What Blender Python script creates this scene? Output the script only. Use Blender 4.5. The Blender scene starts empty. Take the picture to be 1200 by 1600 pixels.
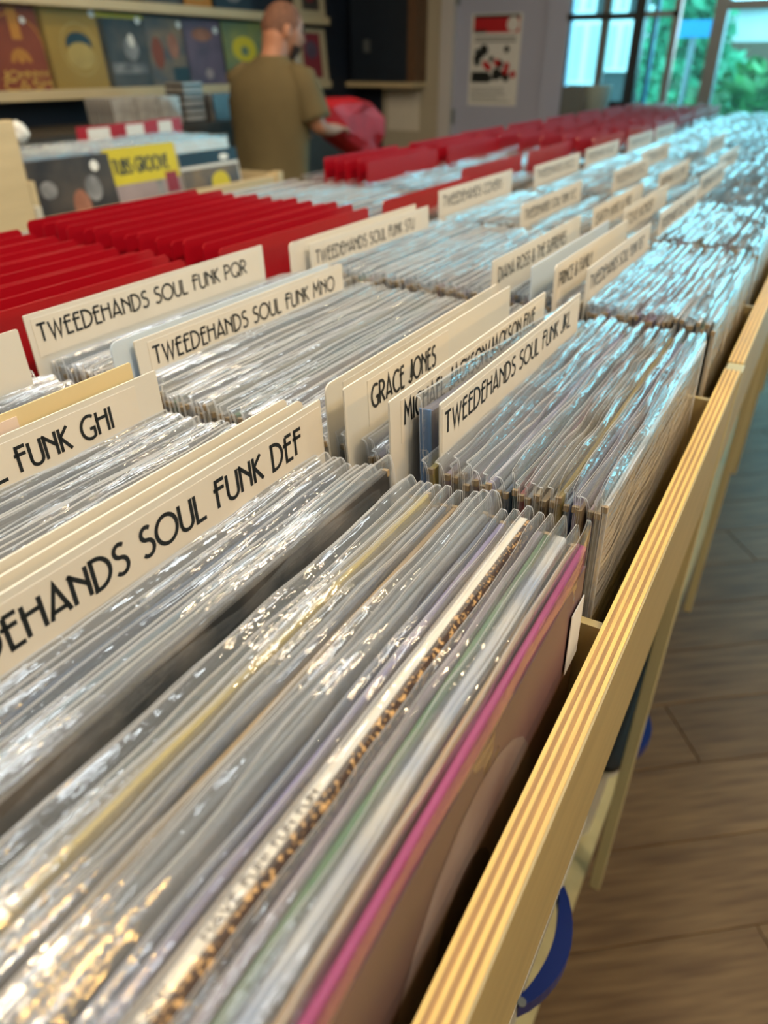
import bpy, bmesh, math, random
from mathutils import Vector, Matrix
R = math.radians
rnd = random.Random(7)
sc = bpy.context.scene
C = sc.collection

# ------------------------------------------------------------------ camera
F, VX, HY, CZ = 1125.0, 1360.0, 98.0, 1.45
PITCH = math.atan((800 - HY) / F)
YAW = math.atan((VX - 600) / math.hypot(F, 800 - HY))
cam_d = bpy.data.cameras.new('camera')
cam = bpy.data.objects.new('camera', cam_d); C.objects.link(cam)
cam.location = (0, 0, CZ)
cam_d.sensor_fit = 'VERTICAL'; cam_d.sensor_height = 36.0; cam_d.sensor_width = 27.0
cam_d.lens = F / 1600 * 36
cam_d.clip_start = 0.01; cam_d.clip_end = 200
fwd = Vector((math.cos(YAW) * math.cos(PITCH), math.sin(YAW) * math.cos(PITCH), -math.sin(PITCH)))
rgt = Vector((math.sin(YAW), -math.cos(YAW), 0))
upv = rgt.cross(fwd)
cam.rotation_euler = Matrix((rgt, upv, -fwd)).transposed().to_euler()
cam_d.dof.use_dof = True
cam_d.dof.focus_distance = 0.40
cam_d.dof.aperture_fstop = 6.6
sc.camera = cam

# ------------------------------------------------------------------ world, lights, exposure
w = bpy.data.worlds.new('world'); sc.world = w; w.use_nodes = True
bg = w.node_tree.nodes['Background']
bg.inputs[0].default_value = (0.72, 0.91, 1.0, 1)
bg.inputs[1].default_value = 5.5

def area_light(name, loc, target, size, power, col, shape='DISK', size_y=None, portal=False):
    d = bpy.data.lights.new(name, 'AREA'); d.shape = shape; d.size = size
    if size_y: d.size_y = size_y
    d.energy = power; d.color = col
    if portal: d.cycles.is_portal = True
    o = bpy.data.objects.new(name, d); C.objects.link(o); o.location = loc
    o.rotation_euler = (Vector(target) - Vector(loc)).to_track_quat('-Z', 'Y').to_euler()
    return o
WARM = (1.0, 0.76, 0.46)
for i, (x, y, tx, ty, p) in enumerate([(-0.35, 1.25, .1, .3, 16), (0.7, 1.5, .6, .5, 13), (0.2, -0.9, .4, .2, 13), (1.9, 1.3, 1.9, .5, 12),
                                (1.7, -0.9, 1.5, .2, 8), (3.3, 1.3, 3.2, .5, 4), (1.9, 2.6, 2.0, 2.4, 10), (3.2, 2.4, 3.3, 2.6, 6)]):
    area_light('ceiling_spot_light', (x, y, 2.86), (tx, ty, 1.2), 0.14, p, WARM)
area_light('wall_lamp_light', (.48, -2.3, 2.1), (.1, .2, 1.25), 0.22, 13, (1.0, .56, .15))
area_light('display_spot_light', (1.95, .95, 2.86), (2.0, 2.05, 1.1), 0.14, 14, WARM)
for x, y in ((.2, .3), (1.7, .3), (.2, -1.3)):  # soft neutral fill added overhead to lift the ambient, no known fixtures
    area_light('added_fill_light', (x, y, 2.95), (x, y, 0), 1.2, 15, (.86, .95, 1.0), 'RECTANGLE', .3)
area_light('window_portal', (5.62, 0.0, 1.7), (0, 0, 1.7), 3.6, 1, (1, 1, 1), 'RECTANGLE', 2.4, True)
sc.view_settings.view_transform = 'Standard'
sc.view_settings.look = 'None'
sc.view_settings.gamma = 1
sc.view_settings.use_curve_mapping = False
sc.view_settings.exposure = 0.0
sc.cycles.transparent_max_bounces = 9
sc.cycles.max_bounces = 5
sc.cycles.diffuse_bounces = 3
sc.cycles.glossy_bounces = 2
sc.cycles.adaptive_threshold = 0.06
sc.cycles.sample_clamp_indirect = 6

# ------------------------------------------------------------------ pixel -> place (rays through the photograph, cut with the plane a thing stands in)
def ray(x, y): return fwd * F + rgt * (x - 600) + upv * (800 - y)
def onY(x, y, Y): d = ray(x, y); p = d * (Y / d.y); p.z += CZ; return p
def onX(x, y, X): d = ray(x, y); p = d * (X / d.x); p.z += CZ; return p
def onZ(x, y, Z): d = ray(x, y); p = d * ((Z - CZ) / d.z); p.z = Z; return p

# ------------------------------------------------------------------ materials
M = {}
def new_mat(name):
    m = bpy.data.materials.new(name); m.use_nodes = True
    nt = m.node_tree; M[name] = m
    return m, nt, nt.nodes, nt.links, nt.nodes['Principled BSDF']
def plain(name, col, rough=.5, metal=0, spec=.5, noise=0, nscale=30, bump=0, emit=None, stretch=None, col2=None):
    m, nt, N, L, b = new_mat(name)
    b.inputs['Base Color'].default_value = (*col, 1); b.inputs['Roughness'].default_value = rough
    b.inputs['Metallic'].default_value = metal; b.inputs['Specular IOR Level'].default_value = spec
    if noise or bump or col2:
        tc = N.new('ShaderNodeTexCoord'); mp = N.new('ShaderNodeMapping'); nz = N.new('ShaderNodeTexNoise')
        if stretch: mp.inputs['Scale'].default_value = stretch
        nz.inputs['Scale'].default_value = nscale; nz.inputs['Detail'].default_value = 5
        L.new(tc.outputs['Object'], mp.inputs[0]); L.new(mp.outputs[0], nz.inputs['Vector'])
        if noise or col2:
            rp = N.new('ShaderNodeValToRGB')
            c2 = col2 if col2 else tuple(max(0, c * (1 - noise)) for c in col)
            rp.color_ramp.elements[0].position = .33; rp.color_ramp.elements[1].position = .68
            rp.color_ramp.elements[0].color = (*c2, 1); rp.color_ramp.elements[1].color = (*col, 1)
            L.new(nz.outputs['Fac'], rp.inputs[0]); L.new(rp.outputs[0], b.inputs['Base Color'])
        if bump:
            bp = N.new('ShaderNodeBump'); bp.inputs['Strength'].default_value = bump; bp.inputs['Distance'].default_value = .004
            L.new(nz.outputs['Fac'], bp.inputs['Height']); L.new(bp.outputs[0], b.inputs['Normal'])
    if emit:
        b.inputs['Emission Color'].default_value = (*emit[0], 1); b.inputs['Emission Strength'].default_value = emit[1]
    return m

plain('ply_light', (.95, .58, .14), .45, noise=.25, nscale=14, stretch=(1.2, 40, 40))
plain('ply_dark', (.50, .25, .06), .5, noise=.35, nscale=14, stretch=(1.5, 40, 40))
plain('birch', (.46, .34, .14), .45, noise=.16, nscale=6, stretch=(1, 9, 9), bump=.05)
plain('cream_wood', (.62, .50, .30), .5, noise=.12, nscale=5, stretch=(1, 8, 8))
plain('upright', (.55, .47, .24), .5, noise=.12, nscale=6, stretch=(8, 8, 1))
plain('dark_base', (.05, .045, .04), .6, noise=.3, nscale=9)
plain('navy', (.008, .016, .034), .6, noise=.25, nscale=4)
plain('navy_light', (.012, .022, .04), .5, noise=.2, nscale=5)
plain('beige_wall', (.50, .45, .34), .7, noise=.06, nscale=3)
plain('white_wall', (.62, .60, .60), .6, noise=.04, nscale=3)
plain('door_white', (.44, .47, .62), .4, noise=.03, nscale=4)
plain('ceiling', (.55, .52, .47), .8, noise=.05, nscale=3)
plain('frame_brown', (.16, .085, .045), .5, noise=.3, nscale=10, stretch=(6, 6, 1))
plain('dark_metal', (.03, .038, .045), .35, .4, noise=.2, nscale=20)
plain('grey_metal', (.22, .25, .27), .4, .5, noise=.1, nscale=20)
plain('card_white', (.76, .73, .65), .35, noise=.05, nscale=9)
plain('card_cream', (.78, .64, .36), .4, noise=.08, nscale=9)
plain('card_blue', (.62, .74, .86), .35, noise=.05, nscale=9)
plain('label_paper', (.78, .73, .63), .5, noise=.05, nscale=25)
plain('label_pink', (.80, .66, .58), .5, noise=.08, nscale=25)
plain('ink', (.008, .012, .014), .45, noise=.2, nscale=60)
plain('brown_ink', (.05, .03, .02), .5, noise=.2, nscale=60)
plain('white_ink', (.75, .76, .78), .5, noise=.1, nscale=60)
plain('gold_ink', (.62, .38, .05), .45, noise=.2, nscale=30)
plain('red_plastic', (.42, .003, .012), .30, noise=.12, nscale=7)
plain('red_cloth', (.62, .006, .014), .55, noise=.35, nscale=9, bump=.25)
plain('box_plastic', (.58, .56, .48), .3, noise=.06, nscale=9)
plain('blue_plastic', (.004, .025, .19), .32, noise=.15, nscale=12)
plain('black_plastic', (.01, .011, .013), .35, noise=.2, nscale=12)
plain('sticker', (.80, .80, .78), .4, noise=.05, nscale=20)
plain('skin', (.52, .24, .15), .5, noise=.14, nscale=9)
plain('hair', (.23, .105, .07), .7, noise=.35, nscale=60)
plain('beard', (.055, .028, .02), .8, noise=.35, nscale=50)
plain('shirt', (.15, .115, .052), .85, noise=.18, nscale=7, bump=.1)
plain('trousers', (.34, .25, .13), .85, noise=.2, nscale=12)
plain('shoe', (.03, .03, .03), .6, noise=.2, nscale=12)
plain('leaf_green', (.05, .30, .06), .5, col2=(.01, .10, .02), nscale=3)
plain('leaf_teal', (.07, .42, .22), .5, col2=(.02, .22, .10), nscale=3)
plain('bark', (.06, .045, .03), .8, noise=.4, nscale=20)
plain('pavement', (.35, .38, .38), .8, noise=.15, nscale=4)
plain('render_white', (.80, .82, .80), .7, noise=.05, nscale=2)
plain('pane_white', (.42, .50, .47), .25, noise=.08, nscale=2)  # pale tone stands in for sky reflected in house panes; also bucket plastic
plain('blue_sign', (.03, .32, .62), .4, noise=.1, nscale=6)
plain('grey_panel', (.16, .18, .18), .5, noise=.1, nscale=5)
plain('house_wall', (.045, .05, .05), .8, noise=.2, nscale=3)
plain('tape', (.55, .01, .02), .4, noise=.1, nscale=20)
plain('jewel_case', (.42, .42, .42), .15, noise=.4, nscale=22)
plain('jewel_dark', (.05, .05, .06), .2, noise=.4, nscale=22)

# floor boards: grain along the board
m, nt, N, L, b = new_mat('floor_board')
tc = N.new('ShaderNodeTexCoord'); mp = N.new('ShaderNodeMapping'); nz = N.new('ShaderNodeTexNoise'); rp = N.new('ShaderNodeValToRGB')
oi = N.new('ShaderNodeObjectInfo'); mx = N.new('ShaderNodeMix'); mx.data_type = 'RGBA'; mx.blend_type = 'MULTIPLY'
mp.inputs['Scale'].default_value = (1.0, 11, 11); nz.inputs['Scale'].default_value = 5; nz.inputs['Detail'].default_value = 7
va = N.new('ShaderNodeVectorMath'); va.operation = 'ADD'
L.new(tc.outputs['Object'], mp.inputs[0]); L.new(mp.outputs[0], va.inputs[0]); L.new(oi.outputs['Location'], va.inputs[1]); L.new(va.outputs[0], nz.inputs['Vector'])
rp.color_ramp.elements[0].position = .3; rp.color_ramp.elements[1].position = .7
rp.color_ramp.elements[0].color = (.13, .07, .03, 1); rp.color_ramp.elements[1].color = (.25, .15, .066, 1)
L.new(nz.outputs['Fac'], rp.inputs[0]); L.new(rp.outputs[0], mx.inputs['A'])
r2 = N.new('ShaderNodeValToRGB'); r2.color_ramp.elements[0].color = (.8, .78, .76, 1); r2.color_ramp.elements[1].color = (1, 1, 1, 1)
L.new(oi.outputs['Random'], r2.inputs[0]); L.new(r2.outputs[0], mx.inputs['B']); mx.inputs['Factor'].default_value = 1
L.new(mx.outputs['Result'], b.inputs['Base Color']); b.inputs['Roughness'].default_value = .55; b.inputs['Specular IOR Level'].default_value = .25

# record jackets: colour of the object (or of the mesh's colour attribute), worn and faded in places
def jacket_mat(name, attr=False):
    m, nt, N, L, b = new_mat(name)
    if attr:
        s = N.new('ShaderNodeAttribute'); s.attribute_name = 'Col'; out = s.outputs['Color']
    else:
        s = N.new('ShaderNodeObjectInfo'); out = s.outputs['Color']
    tc = N.new('ShaderNodeTexCoord'); nz = N.new('ShaderNodeTexNoise'); nz.inputs['Scale'].default_value = 22; nz.inputs['Detail'].default_value = 6
    rp = N.new('ShaderNodeValToRGB'); rp.color_ramp.elements[0].position = .42; rp.color_ramp.elements[1].position = .75
    rp.color_ramp.elements[0].color = (0, 0, 0, 1); rp.color_ramp.elements[1].color = (.55, .55, .55, 1)
    mx = N.new('ShaderNodeMix'); mx.data_type = 'RGBA'; mx.inputs['B'].default_value = (.42, .36, .30, 1)
    L.new(tc.outputs['Object'], nz.inputs['Vector']); L.new(nz.outputs['Fac'], rp.inputs[0]); L.new(rp.outputs[0], mx.inputs['Factor'])
    L.new(out, mx.inputs['A']); L.new(mx.outputs['Result'], b.inputs['Base Color']); b.inputs['Roughness'].default_value = .4
    return m
jacket_mat('jacket'); jacket_mat('jacket_rows', True)
plain('worn_board', (.50, .36, .20), .7, noise=.35, nscale=40)
plain('speckled', (.045, .022, .014), .4, col2=(.62, .36, .14), nscale=420)
M['speckled'].node_tree.nodes['Color Ramp'].color_ramp.elements[0].position = .40
M['speckled'].node_tree.nodes['Color Ramp'].color_ramp.elements[1].position = .47

# clear plastic: thin, a little milky, glossy, creased lengthwise
def plastic(name, milk, tint=(.80, .84, .87), rough=.10, bump=.5, gl=1.0):
    m, nt, N, L, b = new_mat(name); N.remove(b); out = N['Material Output']
    tr = N.new('ShaderNodeBsdfTransparent'); tr.inputs[0].default_value = (.97, .98, .99, 1)
    df = N.new('ShaderNodeBsdfDiffuse'); df.inputs[0].default_value = (*tint, 1)
    tl = N.new('ShaderNodeBsdfTranslucent'); tl.inputs[0].default_value = (*tint, 1)
    m1 = N.new('ShaderNodeMixShader'); m1.inputs[0].default_value = .5
    L.new(df.outputs[0], m1.inputs[1]); L.new(tl.outputs[0], m1.inputs[2])
    m2 = N.new('ShaderNodeMixShader'); m2.inputs[0].default_value = milk
    L.new(tr.outputs[0], m2.inputs[1]); L.new(m1.outputs[0], m2.inputs[2])
    g = N.new('ShaderNodeBsdfGlossy'); g.inputs['Roughness'].default_value = rough
    tc = N.new('ShaderNodeTexCoord'); mp = N.new('ShaderNodeMapping'); mp.inputs['Scale'].default_value = (14, 14, 90)
    nz = N.new('ShaderNodeTexNoise'); nz.inputs['Scale'].default_value = 1.6; nz.inputs['Detail'].default_value = 4
    oi = N.new('ShaderNodeObjectInfo'); va = N.new('ShaderNodeVectorMath'); va.operation = 'ADD'
    L.new(tc.outputs['Object'], mp.inputs[0]); L.new(mp.outputs[0], va.inputs[0]); L.new(oi.outputs['Location'], va.inputs[1]); L.new(va.outputs[0], nz.inputs['Vector'])
    bp = N.new('ShaderNodeBump'); bp.inputs['Strength'].default_value = bump; bp.inputs['Distance'].default_value = .006
    L.new(nz.outputs['Fac'], bp.inputs['Height']); L.new(bp.outputs[0], g.inputs['Normal'])
    lw = N.new('ShaderNodeLayerWeight'); lw.inputs[0].default_value = .5; L.new(bp.outputs[0], lw.inputs['Normal'])   # same from both sides of the thin sheet
    pw_ = N.new('ShaderNodeMath'); pw_.operation = 'POWER'; pw_.inputs[1].default_value = 4.0; L.new(lw.outputs['Facing'], pw_.inputs[0])
    mu = N.new('ShaderNodeMath'); mu.operation = 'MULTIPLY_ADD'; mu.inputs[1].default_value = .80; mu.inputs[2].default_value = .055 * gl; mu.use_clamp = True; L.new(pw_.outputs[0], mu.inputs[0])
    m3 = N.new('ShaderNodeMixShader'); L.new(mu.outputs[0], m3.inputs[0]); L.new(m2.outputs[0], m3.inputs[1]); L.new(g.outputs[0], m3.inputs[2])
    L.new(m3.outputs[0], out.inputs[0])
    return m
plastic('sleeve', .085, (.93, .96, .99), rough=.075, bump=.5, gl=2.2)
plastic('sleeve_front', .05, (.8, .8, .8), .06, .12, 1.0)
plastic('sleeve_edge', .85, (.88, .90, .92), .2, 0)
plastic('sleeve_clear', .04, (.7, .7, .72), .06, .02, .8)
plastic('window_glass', .02, (.5, .9, .9), .02, 0, .7)
M['window_glass'].node_tree.nodes['Transparent BSDF'].inputs[0].default_value = (.62, .95, 1.0, 1)
plastic('clear_glass', .01, (.8, .9, .9), .02, 0, .7)

# ------------------------------------------------------------------ mesh helpers
def box(bm, x0, x1, y0, y1, z0, z1, mi=0):
    v = [bm.verts.new(p) for p in ((x0, y0, z0), (x1, y0, z0), (x1, y1, z0), (x0, y1, z0), (x0, y0, z1), (x1, y0, z1), (x1, y1, z1), (x0, y1, z1))]
    for f in ((0, 3, 2, 1), (4, 5, 6, 7), (0, 1, 5, 4), (1, 2, 6, 5), (2, 3, 7, 6), (3, 0, 4, 7)):
        bm.faces.new([v[i] for i in f]).material_index = mi
def loft(bm, rings, cap=True, mi=0):
    vs = [[bm.verts.new(p) for p in r] for r in rings]
    n = len(rings[0])
    for a, b_ in zip(vs, vs[1:]):
        for i in range(n):
            bm.faces.new((a[i], a[(i + 1) % n], b_[(i + 1) % n], b_[i])).material_index = mi
    if cap:
        bm.faces.new(vs[0][::-1]).material_index = mi; bm.faces.new(vs[-1]).material_index = mi
def tube(bm, pts, rads, n=8, mi=0):
    rings = []
    pts = [Vector(p) for p in pts]
    for i, p in enumerate(pts):
        t = (pts[min(i + 1, len(pts) - 1)] - pts[max(i - 1, 0)]).normalized()
        a = t.cross(Vector((0, 0, 1)) if abs(t.z) < .9 else Vector((1, 0, 0))).normalized(); c = t.cross(a)
        r = rads[i] if isinstance(rads, (list, tuple)) else rads
        rings.append([p + (a * math.cos(k * 2 * math.pi / n) + c * math.sin(k * 2 * math.pi / n)) * r for k in range(n)])
    loft(bm, rings, mi=mi)
def disc(bm, cx, cz, r, y, n=20, rz=None, mi=0, arc=None):
    v = [bm.verts.new((cx + r * math.cos(k * 2 * math.pi / n), y, cz + (rz or r) * math.sin(k * 2 * math.pi / n))) for k in range(n)]
    bm.faces.new(v).material_index = mi
def mesh(name, bm, *mats, smooth=False, bevel=0):
    if bevel:
        bmesh.ops.bevel(bm, geom=list(bm.edges), offset=bevel, segments=1, affect='EDGES', clamp_overlap=True)
    bmesh.ops.recalc_face_normals(bm, faces=list(bm.faces))
    me = bpy.data.meshes.new(name); bm.to_mesh(me); bm.free()
    for k in mats: me.materials.append(M[k] if isinstance(k, str) else k)
    if smooth:
        for p in me.polygons: p.use_smooth = True
    return me
def link(name, data, parent=None, loc=(0, 0, 0), rot=(0, 0, 0)):
    o = bpy.data.objects.new(name, data); C.objects.link(o); o.parent = parent; o.location = loc; o.rotation_euler = rot
    return o
def tag(o, label=None, cat=None, group=None, kind=None):
    if label: o['label'] = label
    if cat: o['category'] = cat
    if group: o['group'] = group
    if kind: o['kind'] = kind
    return o
def boxobj(name, dims, mat, parent=None, loc=(0, 0, 0), rot=(0, 0, 0), bevel=0):
    bm = bmesh.new(); box(bm, *dims); return link(name, mesh(name, bm, mat, bevel=bevel), parent, loc, rot)
def thing(name, label, cat, loc=(0, 0, 0), rot=(0, 0, 0), group=None):
    return tag(link(name, None, None, loc, rot), label, cat, group)
def struct(o): o['kind'] = 'structure'; return o
def ordinal(n):
    w_ = ['first', 'second', 'third', 'fourth', 'fifth', 'sixth', 'seventh', 'eighth', 'ninth', 'tenth', 'eleventh', 'twelfth']
    if n <= 12: return w_[n - 1]
    s = 'th' if 10 <= n % 100 <= 20 else {1: 'st', 2: 'nd', 3: 'rd'}.get(n % 10, 'th')
    return '%d%s' % (n, s)

# art-deco capitals: (width, strokes); a stroke is a list of points in a 1-high box
def arc(cx, cy, rx, ry, a0, a1, n=10):
    return [(cx + rx * math.cos(R(a0 + (a1 - a0) * i / n)), cy + ry * math.sin(R(a0 + (a1 - a0) * i / n))) for i in range(n + 1)]
GL = {
 'A': (.62, [[(0, 0), (.30, 1), (.60, 0)], [(.03, .22), (.56, .22)]]),
 'B': (.48, [[(0, 0), (0, 1)], [(0, 1)] + arc(.12, .82, .28, .18, 90, -90) + [(0, .64)], [(-.08, .64)] + arc(.14, .32, .34, .32, 90, -90) + [(0, 0)]]),
 'C': (.62, [arc(.40, .5, .40, .5, 50, 310, 16)]),
 'D': (.58, [[(0, 0), (0, 1)], [(-.08, 1)] + arc(.10, .5, .46, .5, 90, -90, 14) + [(-.08, 0)]]),
 'E': (.42, [[(.06, 0), (.06, 1)], [(.06, 1), (.42, 1)], [(-.08, .68), (.38, .68)], [(0, 0), (.44, 0)]]),
 'F': (.42, [[(.06, 0), (.06, 1)], [(0, 1), (.44, 1)], [(-.08, .70), (.42, .70)]]),
 'G': (.66, [arc(.40, .5, .40, .5, 55, 300, 16) + [(.62, .14), (.62, .42), (.40, .42)]]),
 'H': (.52, [[(0, 0), (0, 1)], [(.50, 0), (.50, 1)], [(-.08, .68), (.50, .68)]]),
 'I': (.10, [[(.03, 0), (.03, 1)]]),
 'J': (.40, [[(.34, 1), (.34, .2)] + arc(.15, .2, .19, .20, 0, -165, 8), [(.24, 1), (.44, 1)]]),
 'K': (.46, [[(0, 0), (0, 1)], [(.40, 1), (.02, .62), (.44, 0)]]),
 'L': (.38, [[(0, 1), (0, 0), (.40, 0)]]),
 'M': (.72, [[(0, 0), (.08, 1), (.34, .42), (.60, 1), (.70, 0)]]),
 'N': (.54, [[(0, 0), (0, 1)], [(-.06, 1), (.50, .42)], [(.50, 0), (.50, 1)]]),
 'O': (.84, [arc(.42, .5, .42, .5, 0, 360, 22)]),
 'P': (.46, [[(0, 0), (0, 1)], [(-.08, 1)] + arc(.14, .74, .32, .26, 90, -90) + [(-.08, .48)]]),
 'Q': (.84, [arc(.42, .5, .42, .5, 0, 360, 22), [(.50, .30), (.84, -.04)]]),
 'R': (.50, [[(0, 0), (0, 1)], [(-.08, 1)] + arc(.14, .74, .32, .26, 90, -90) + [(0, .48)], [(.14, .48), (.48, 0)]]),
 'S': (.44, [arc(.24, .78, .20, .22, 40, 250, 8) + arc(.20, .28, .24, .28, 75, -140, 10)]),
 'T': (.48, [[(.22, 0), (.22, 1)], [(-.04, 1), (.48, 1)]]),
 'U': (.52, [[(0, 1), (0, .24)] + arc(.25, .25, .25, .25, 180, 360, 8) + [(.50, 1)]]),
 'V': (.56, [[(0, 1), (.28, 0), (.54, 1)]]),
 'W': (.80, [[(0, 1), (.20, 0), (.40, .92), (.58, 0), (.78, 1)]]),
 'X': (.52, [[(0, 1), (.50, 0)], [(.48, 1), (.02, 0)]]),
 'Y': (.52, [[(0, 1), (.26, .48), (.50, 1)], [(.26, .48), (.26, 0)]]),
 'Z': (.50, [[(0, 1), (.48, 1), (0, 0), (.50, 0)]]),
 '&': (.60, [[(.58, 0), (.14, .70)] + arc(.26, .82, .14, .18, 190, -40, 8) + [(.10, .40)] + arc(.24, .22, .22, .22, 130, 330, 10) + [(.58, .45)]]),
 '/': (.36, [[(0, -.08), (.34, 1.04)]]),
 '!': (.12, [[(.04, .32), (.04, 1)], [(.04, 0), (.04, .10)]]),
 ' ': (.26, []),
}
GAP = .15
def text_width(s): return sum(GL[c][0] + GAP for c in s) - GAP
def text_mesh(name, s, x0, x1, z0, hgt, y, mat, th=.145):
    """lettering in the x-z plane facing -y, baseline z0, from x0 to x1"""
    bm = bmesh.new(); k = (x1 - x0) / text_width(s); cx = 0.0
    t2 = th / 2
    for ch in s:
        wd, strokes = GL[ch]
        for st in strokes:
            P = [Vector(((cx + px) * k, pz * hgt)) for px, pz in st]
            thick = th * hgt * .5
            L_, Rr = [], []
            for i, p in enumerate(P):
                a = (P[i] - P[i - 1]).normalized() if i else None
                b_ = (P[i + 1] - P[i]).normalized() if i < len(P) - 1 else None
                t = ((a or b_) + (b_ or a))
                t = t.normalized() if t.length > 1e-6 else (a or b_)
                n = Vector((-t.y, t.x))
                q = b_ or a
                den = max(.35, abs(n.dot(Vector((-q.y, q.x)))))
                L_.append(p + n * thick / den); Rr.append(p - n * thick / den)
            lv = [bm.verts.new((x0 + p.x, y, z0 + p.y)) for p in L_]; rv = [bm.verts.new((x0 + p.x, y, z0 + p.y)) for p in Rr]
            for i in range(len(P) - 1): bm.faces.new((lv[i], lv[i + 1], rv[i + 1], rv[i]))
        cx += wd + GAP
    me = bpy.data.meshes.new(name); bm.to_mesh(me); bm.free(); me.materials.append(M[mat]); return me

# ================================================================== the room
XE, YB, YR, XR, ZC = 5.7, 3.5, -2.4, -2.6, 3.0
floor = struct(boxobj('floor', (XR, XE, YR, YB, -.06, -.012), 'dark_base'))
bm = bmesh.new(); box(bm, -.75, .75, -.094, .094, -.012, 0); plank_me = mesh('plank', bm, 'floor_board', bevel=.0012)
ang = R(-52); ux, uy = Vector((math.cos(ang), math.sin(ang))), Vector((-math.sin(ang), math.cos(ang)))
for i in range(-16, 30):
    for j in range(-5, 5):
        p = ux * (j * 1.503 + (i * .53) % 1.5) + uy * (i * .190)
        if -.6 < p.x < 5.0 and -2.0 < p.y < .75:
            link('plank', plank_me, floor, (p.x, p.y, 0), (0, 0, ang))
bm = bmesh.new(); box(bm, XR, XE, YR, YB, -.0125, -.004)
fl2 = link('floor_covering', mesh('floor_covering', bm, 'floor_board'), floor)
struct(boxobj('ceiling', (XR, XE, YR, YB, ZC, ZC + .1), 'ceiling'))
struct(boxobj('wall_back', (XR, XE, YB, YB + .1, 0, ZC), 'navy'))
struct(boxobj('wall_right', (XR, XE, YR - .1, YR, 0, ZC), 'white_wall'))
struct(boxobj('wall_rear', (XR - .1, XR, YR, YB, 0, ZC), 'white_wall'))
yd0, yd1 = onX(884, 100, XE).y, onX(689, 100, XE).y          # facade edge / left side of the white door set
ybg = onX(598, 150, XE).y
bm = bmesh.new(); box(bm, XE, XE + .1, ybg, YB, 0, ZC)
struct(link('wall_end_navy', mesh('wall_end_navy', bm, 'navy')))
bm = bmesh.new(); box(bm, XE, XE + .1, yd1, ybg, 0, ZC)
struct(link('wall_end', mesh('wall_end', bm, 'beige_wall')))
bm = bmesh.new(); box(bm, XE, XE + .1, yd0, yd1, 2.12, ZC)
struct(link('wall_end_lintel', mesh('wall_end_lintel', bm, 'white_wall')))

# door
yl, yr = onX(697, 100, XE).y, onX(862, 100, XE).y
door = struct(link('door_1', None, None, (XE, 0, 0)))
boxobj('door_leaf', (.02, .06, yr + .055, yl - .06, .01, 2.04), 'door_white', door)
boxobj('door_jamb', (-.03, .09, yl - .06, yd1, 0, 2.12), 'white_wall', door)
boxobj('door_jamb', (-.03, .09, yd0, yr + .055, 0, 2.12), 'door_white', door)
boxobj('door_head', (-.03, .09, yd0, yd1, 2.04, 2.12), 'white_wall', door)
h = onX(812, 206, XE)
bm = bmesh.new(); tube(bm, [(0, 0, 0), (-.05, 0, 0), (-.055, .02, 0), (-.055, .11, 0)], .010)
link('door_handle', mesh('door_handle', bm, 'dark_metal', smooth=True), door, (0.02, h.y - .04, h.z))
boxobj('handle_plate', (-.012, 0, -.045, .035, -.09, .05), 'tape', door, (.02, h.y - .04, h.z))
for zz in (.35, 1.1, 1.85): boxobj('hinge', (.005, .02, -.012, .012, -.05, .05), 'grey_metal', door, (0, yl - .07, zz))

# poster on the door
a, b2 = onX(738, 22, XE + .02), onX(802, 166, XE + .02)
pw, ph = a.y - onX(818, 22, XE + .02).y, a.z - b2.z
pt = thing('poster', 'white poster with red header and black and red picture on the white door', 'poster', (XE + .018, a.y, b2.z), (0, 0, R(-90)))
boxobj('sheet', (0, pw, -.0015, 0, 0, ph), 'sticker', pt)
bm = bmesh.new(); box(bm, .02, pw - .02, -.0022, -.0015, ph * .80, ph * .965); link('header_print', mesh('header_print', bm, 'tape'), pt)
bm = bmesh.new(); box(bm, .02, pw - .02, -.0024, -.0015, ph * .955, ph * .985); box(bm, .02, pw * .3, -.0024, -.0015, ph * .80, ph * .83); link('header_edge', mesh('header_edge', bm, 'ink'), pt)
bm = bmesh.new(); disc(bm, pw * .82, ph * .885, .045, -.0026); link('header_disc', mesh('header_disc', bm, 'sticker'), pt)
bm = bmesh.new()
for i in range(16):
    cx, cz = pw * (.1 + .8 * rnd.random()), ph * (.30 + .12 * rnd.random() + .12 * (i % 3))
    b1 = bmesh.new(); disc(b1, cx, cz, .018 + .02 * rnd.random(), -.0024 - .00002 * i, 7); link('picture_patch', mesh('picture_patch', b1, 'ink'), pt)
box(bm, .02, pw * .42, -.0023, -.0015, ph * .26, ph * .38)
link('picture_black', mesh('picture_black', bm, 'ink'), pt)
bm = bmesh.new()
for i in range(6):
    b1 = bmesh.new(); disc(b1, pw * (.3 + .6 * rnd.random()), ph * (.33 + .2 * rnd.random()), .024, -.003 - .00002 * i, 7); link('picture_patch', mesh('picture_patch', b1, 'tape'), pt)
bm = bmesh.new()
for r_ in range(5): box(bm, .02, pw * (.5 + .4 * rnd.random()), -.0021, -.0015, ph * (.05 + .035 * r_), ph * (.06 + .035 * r_))
for r_ in range(2): box(bm, .03, pw * .9, -.0021, -.0015, ph * (.70 + .04 * r_), ph * (.72 + .04 * r_))
link('small_print', mesh('small_print', bm, 'grey_panel'), pt)

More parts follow.
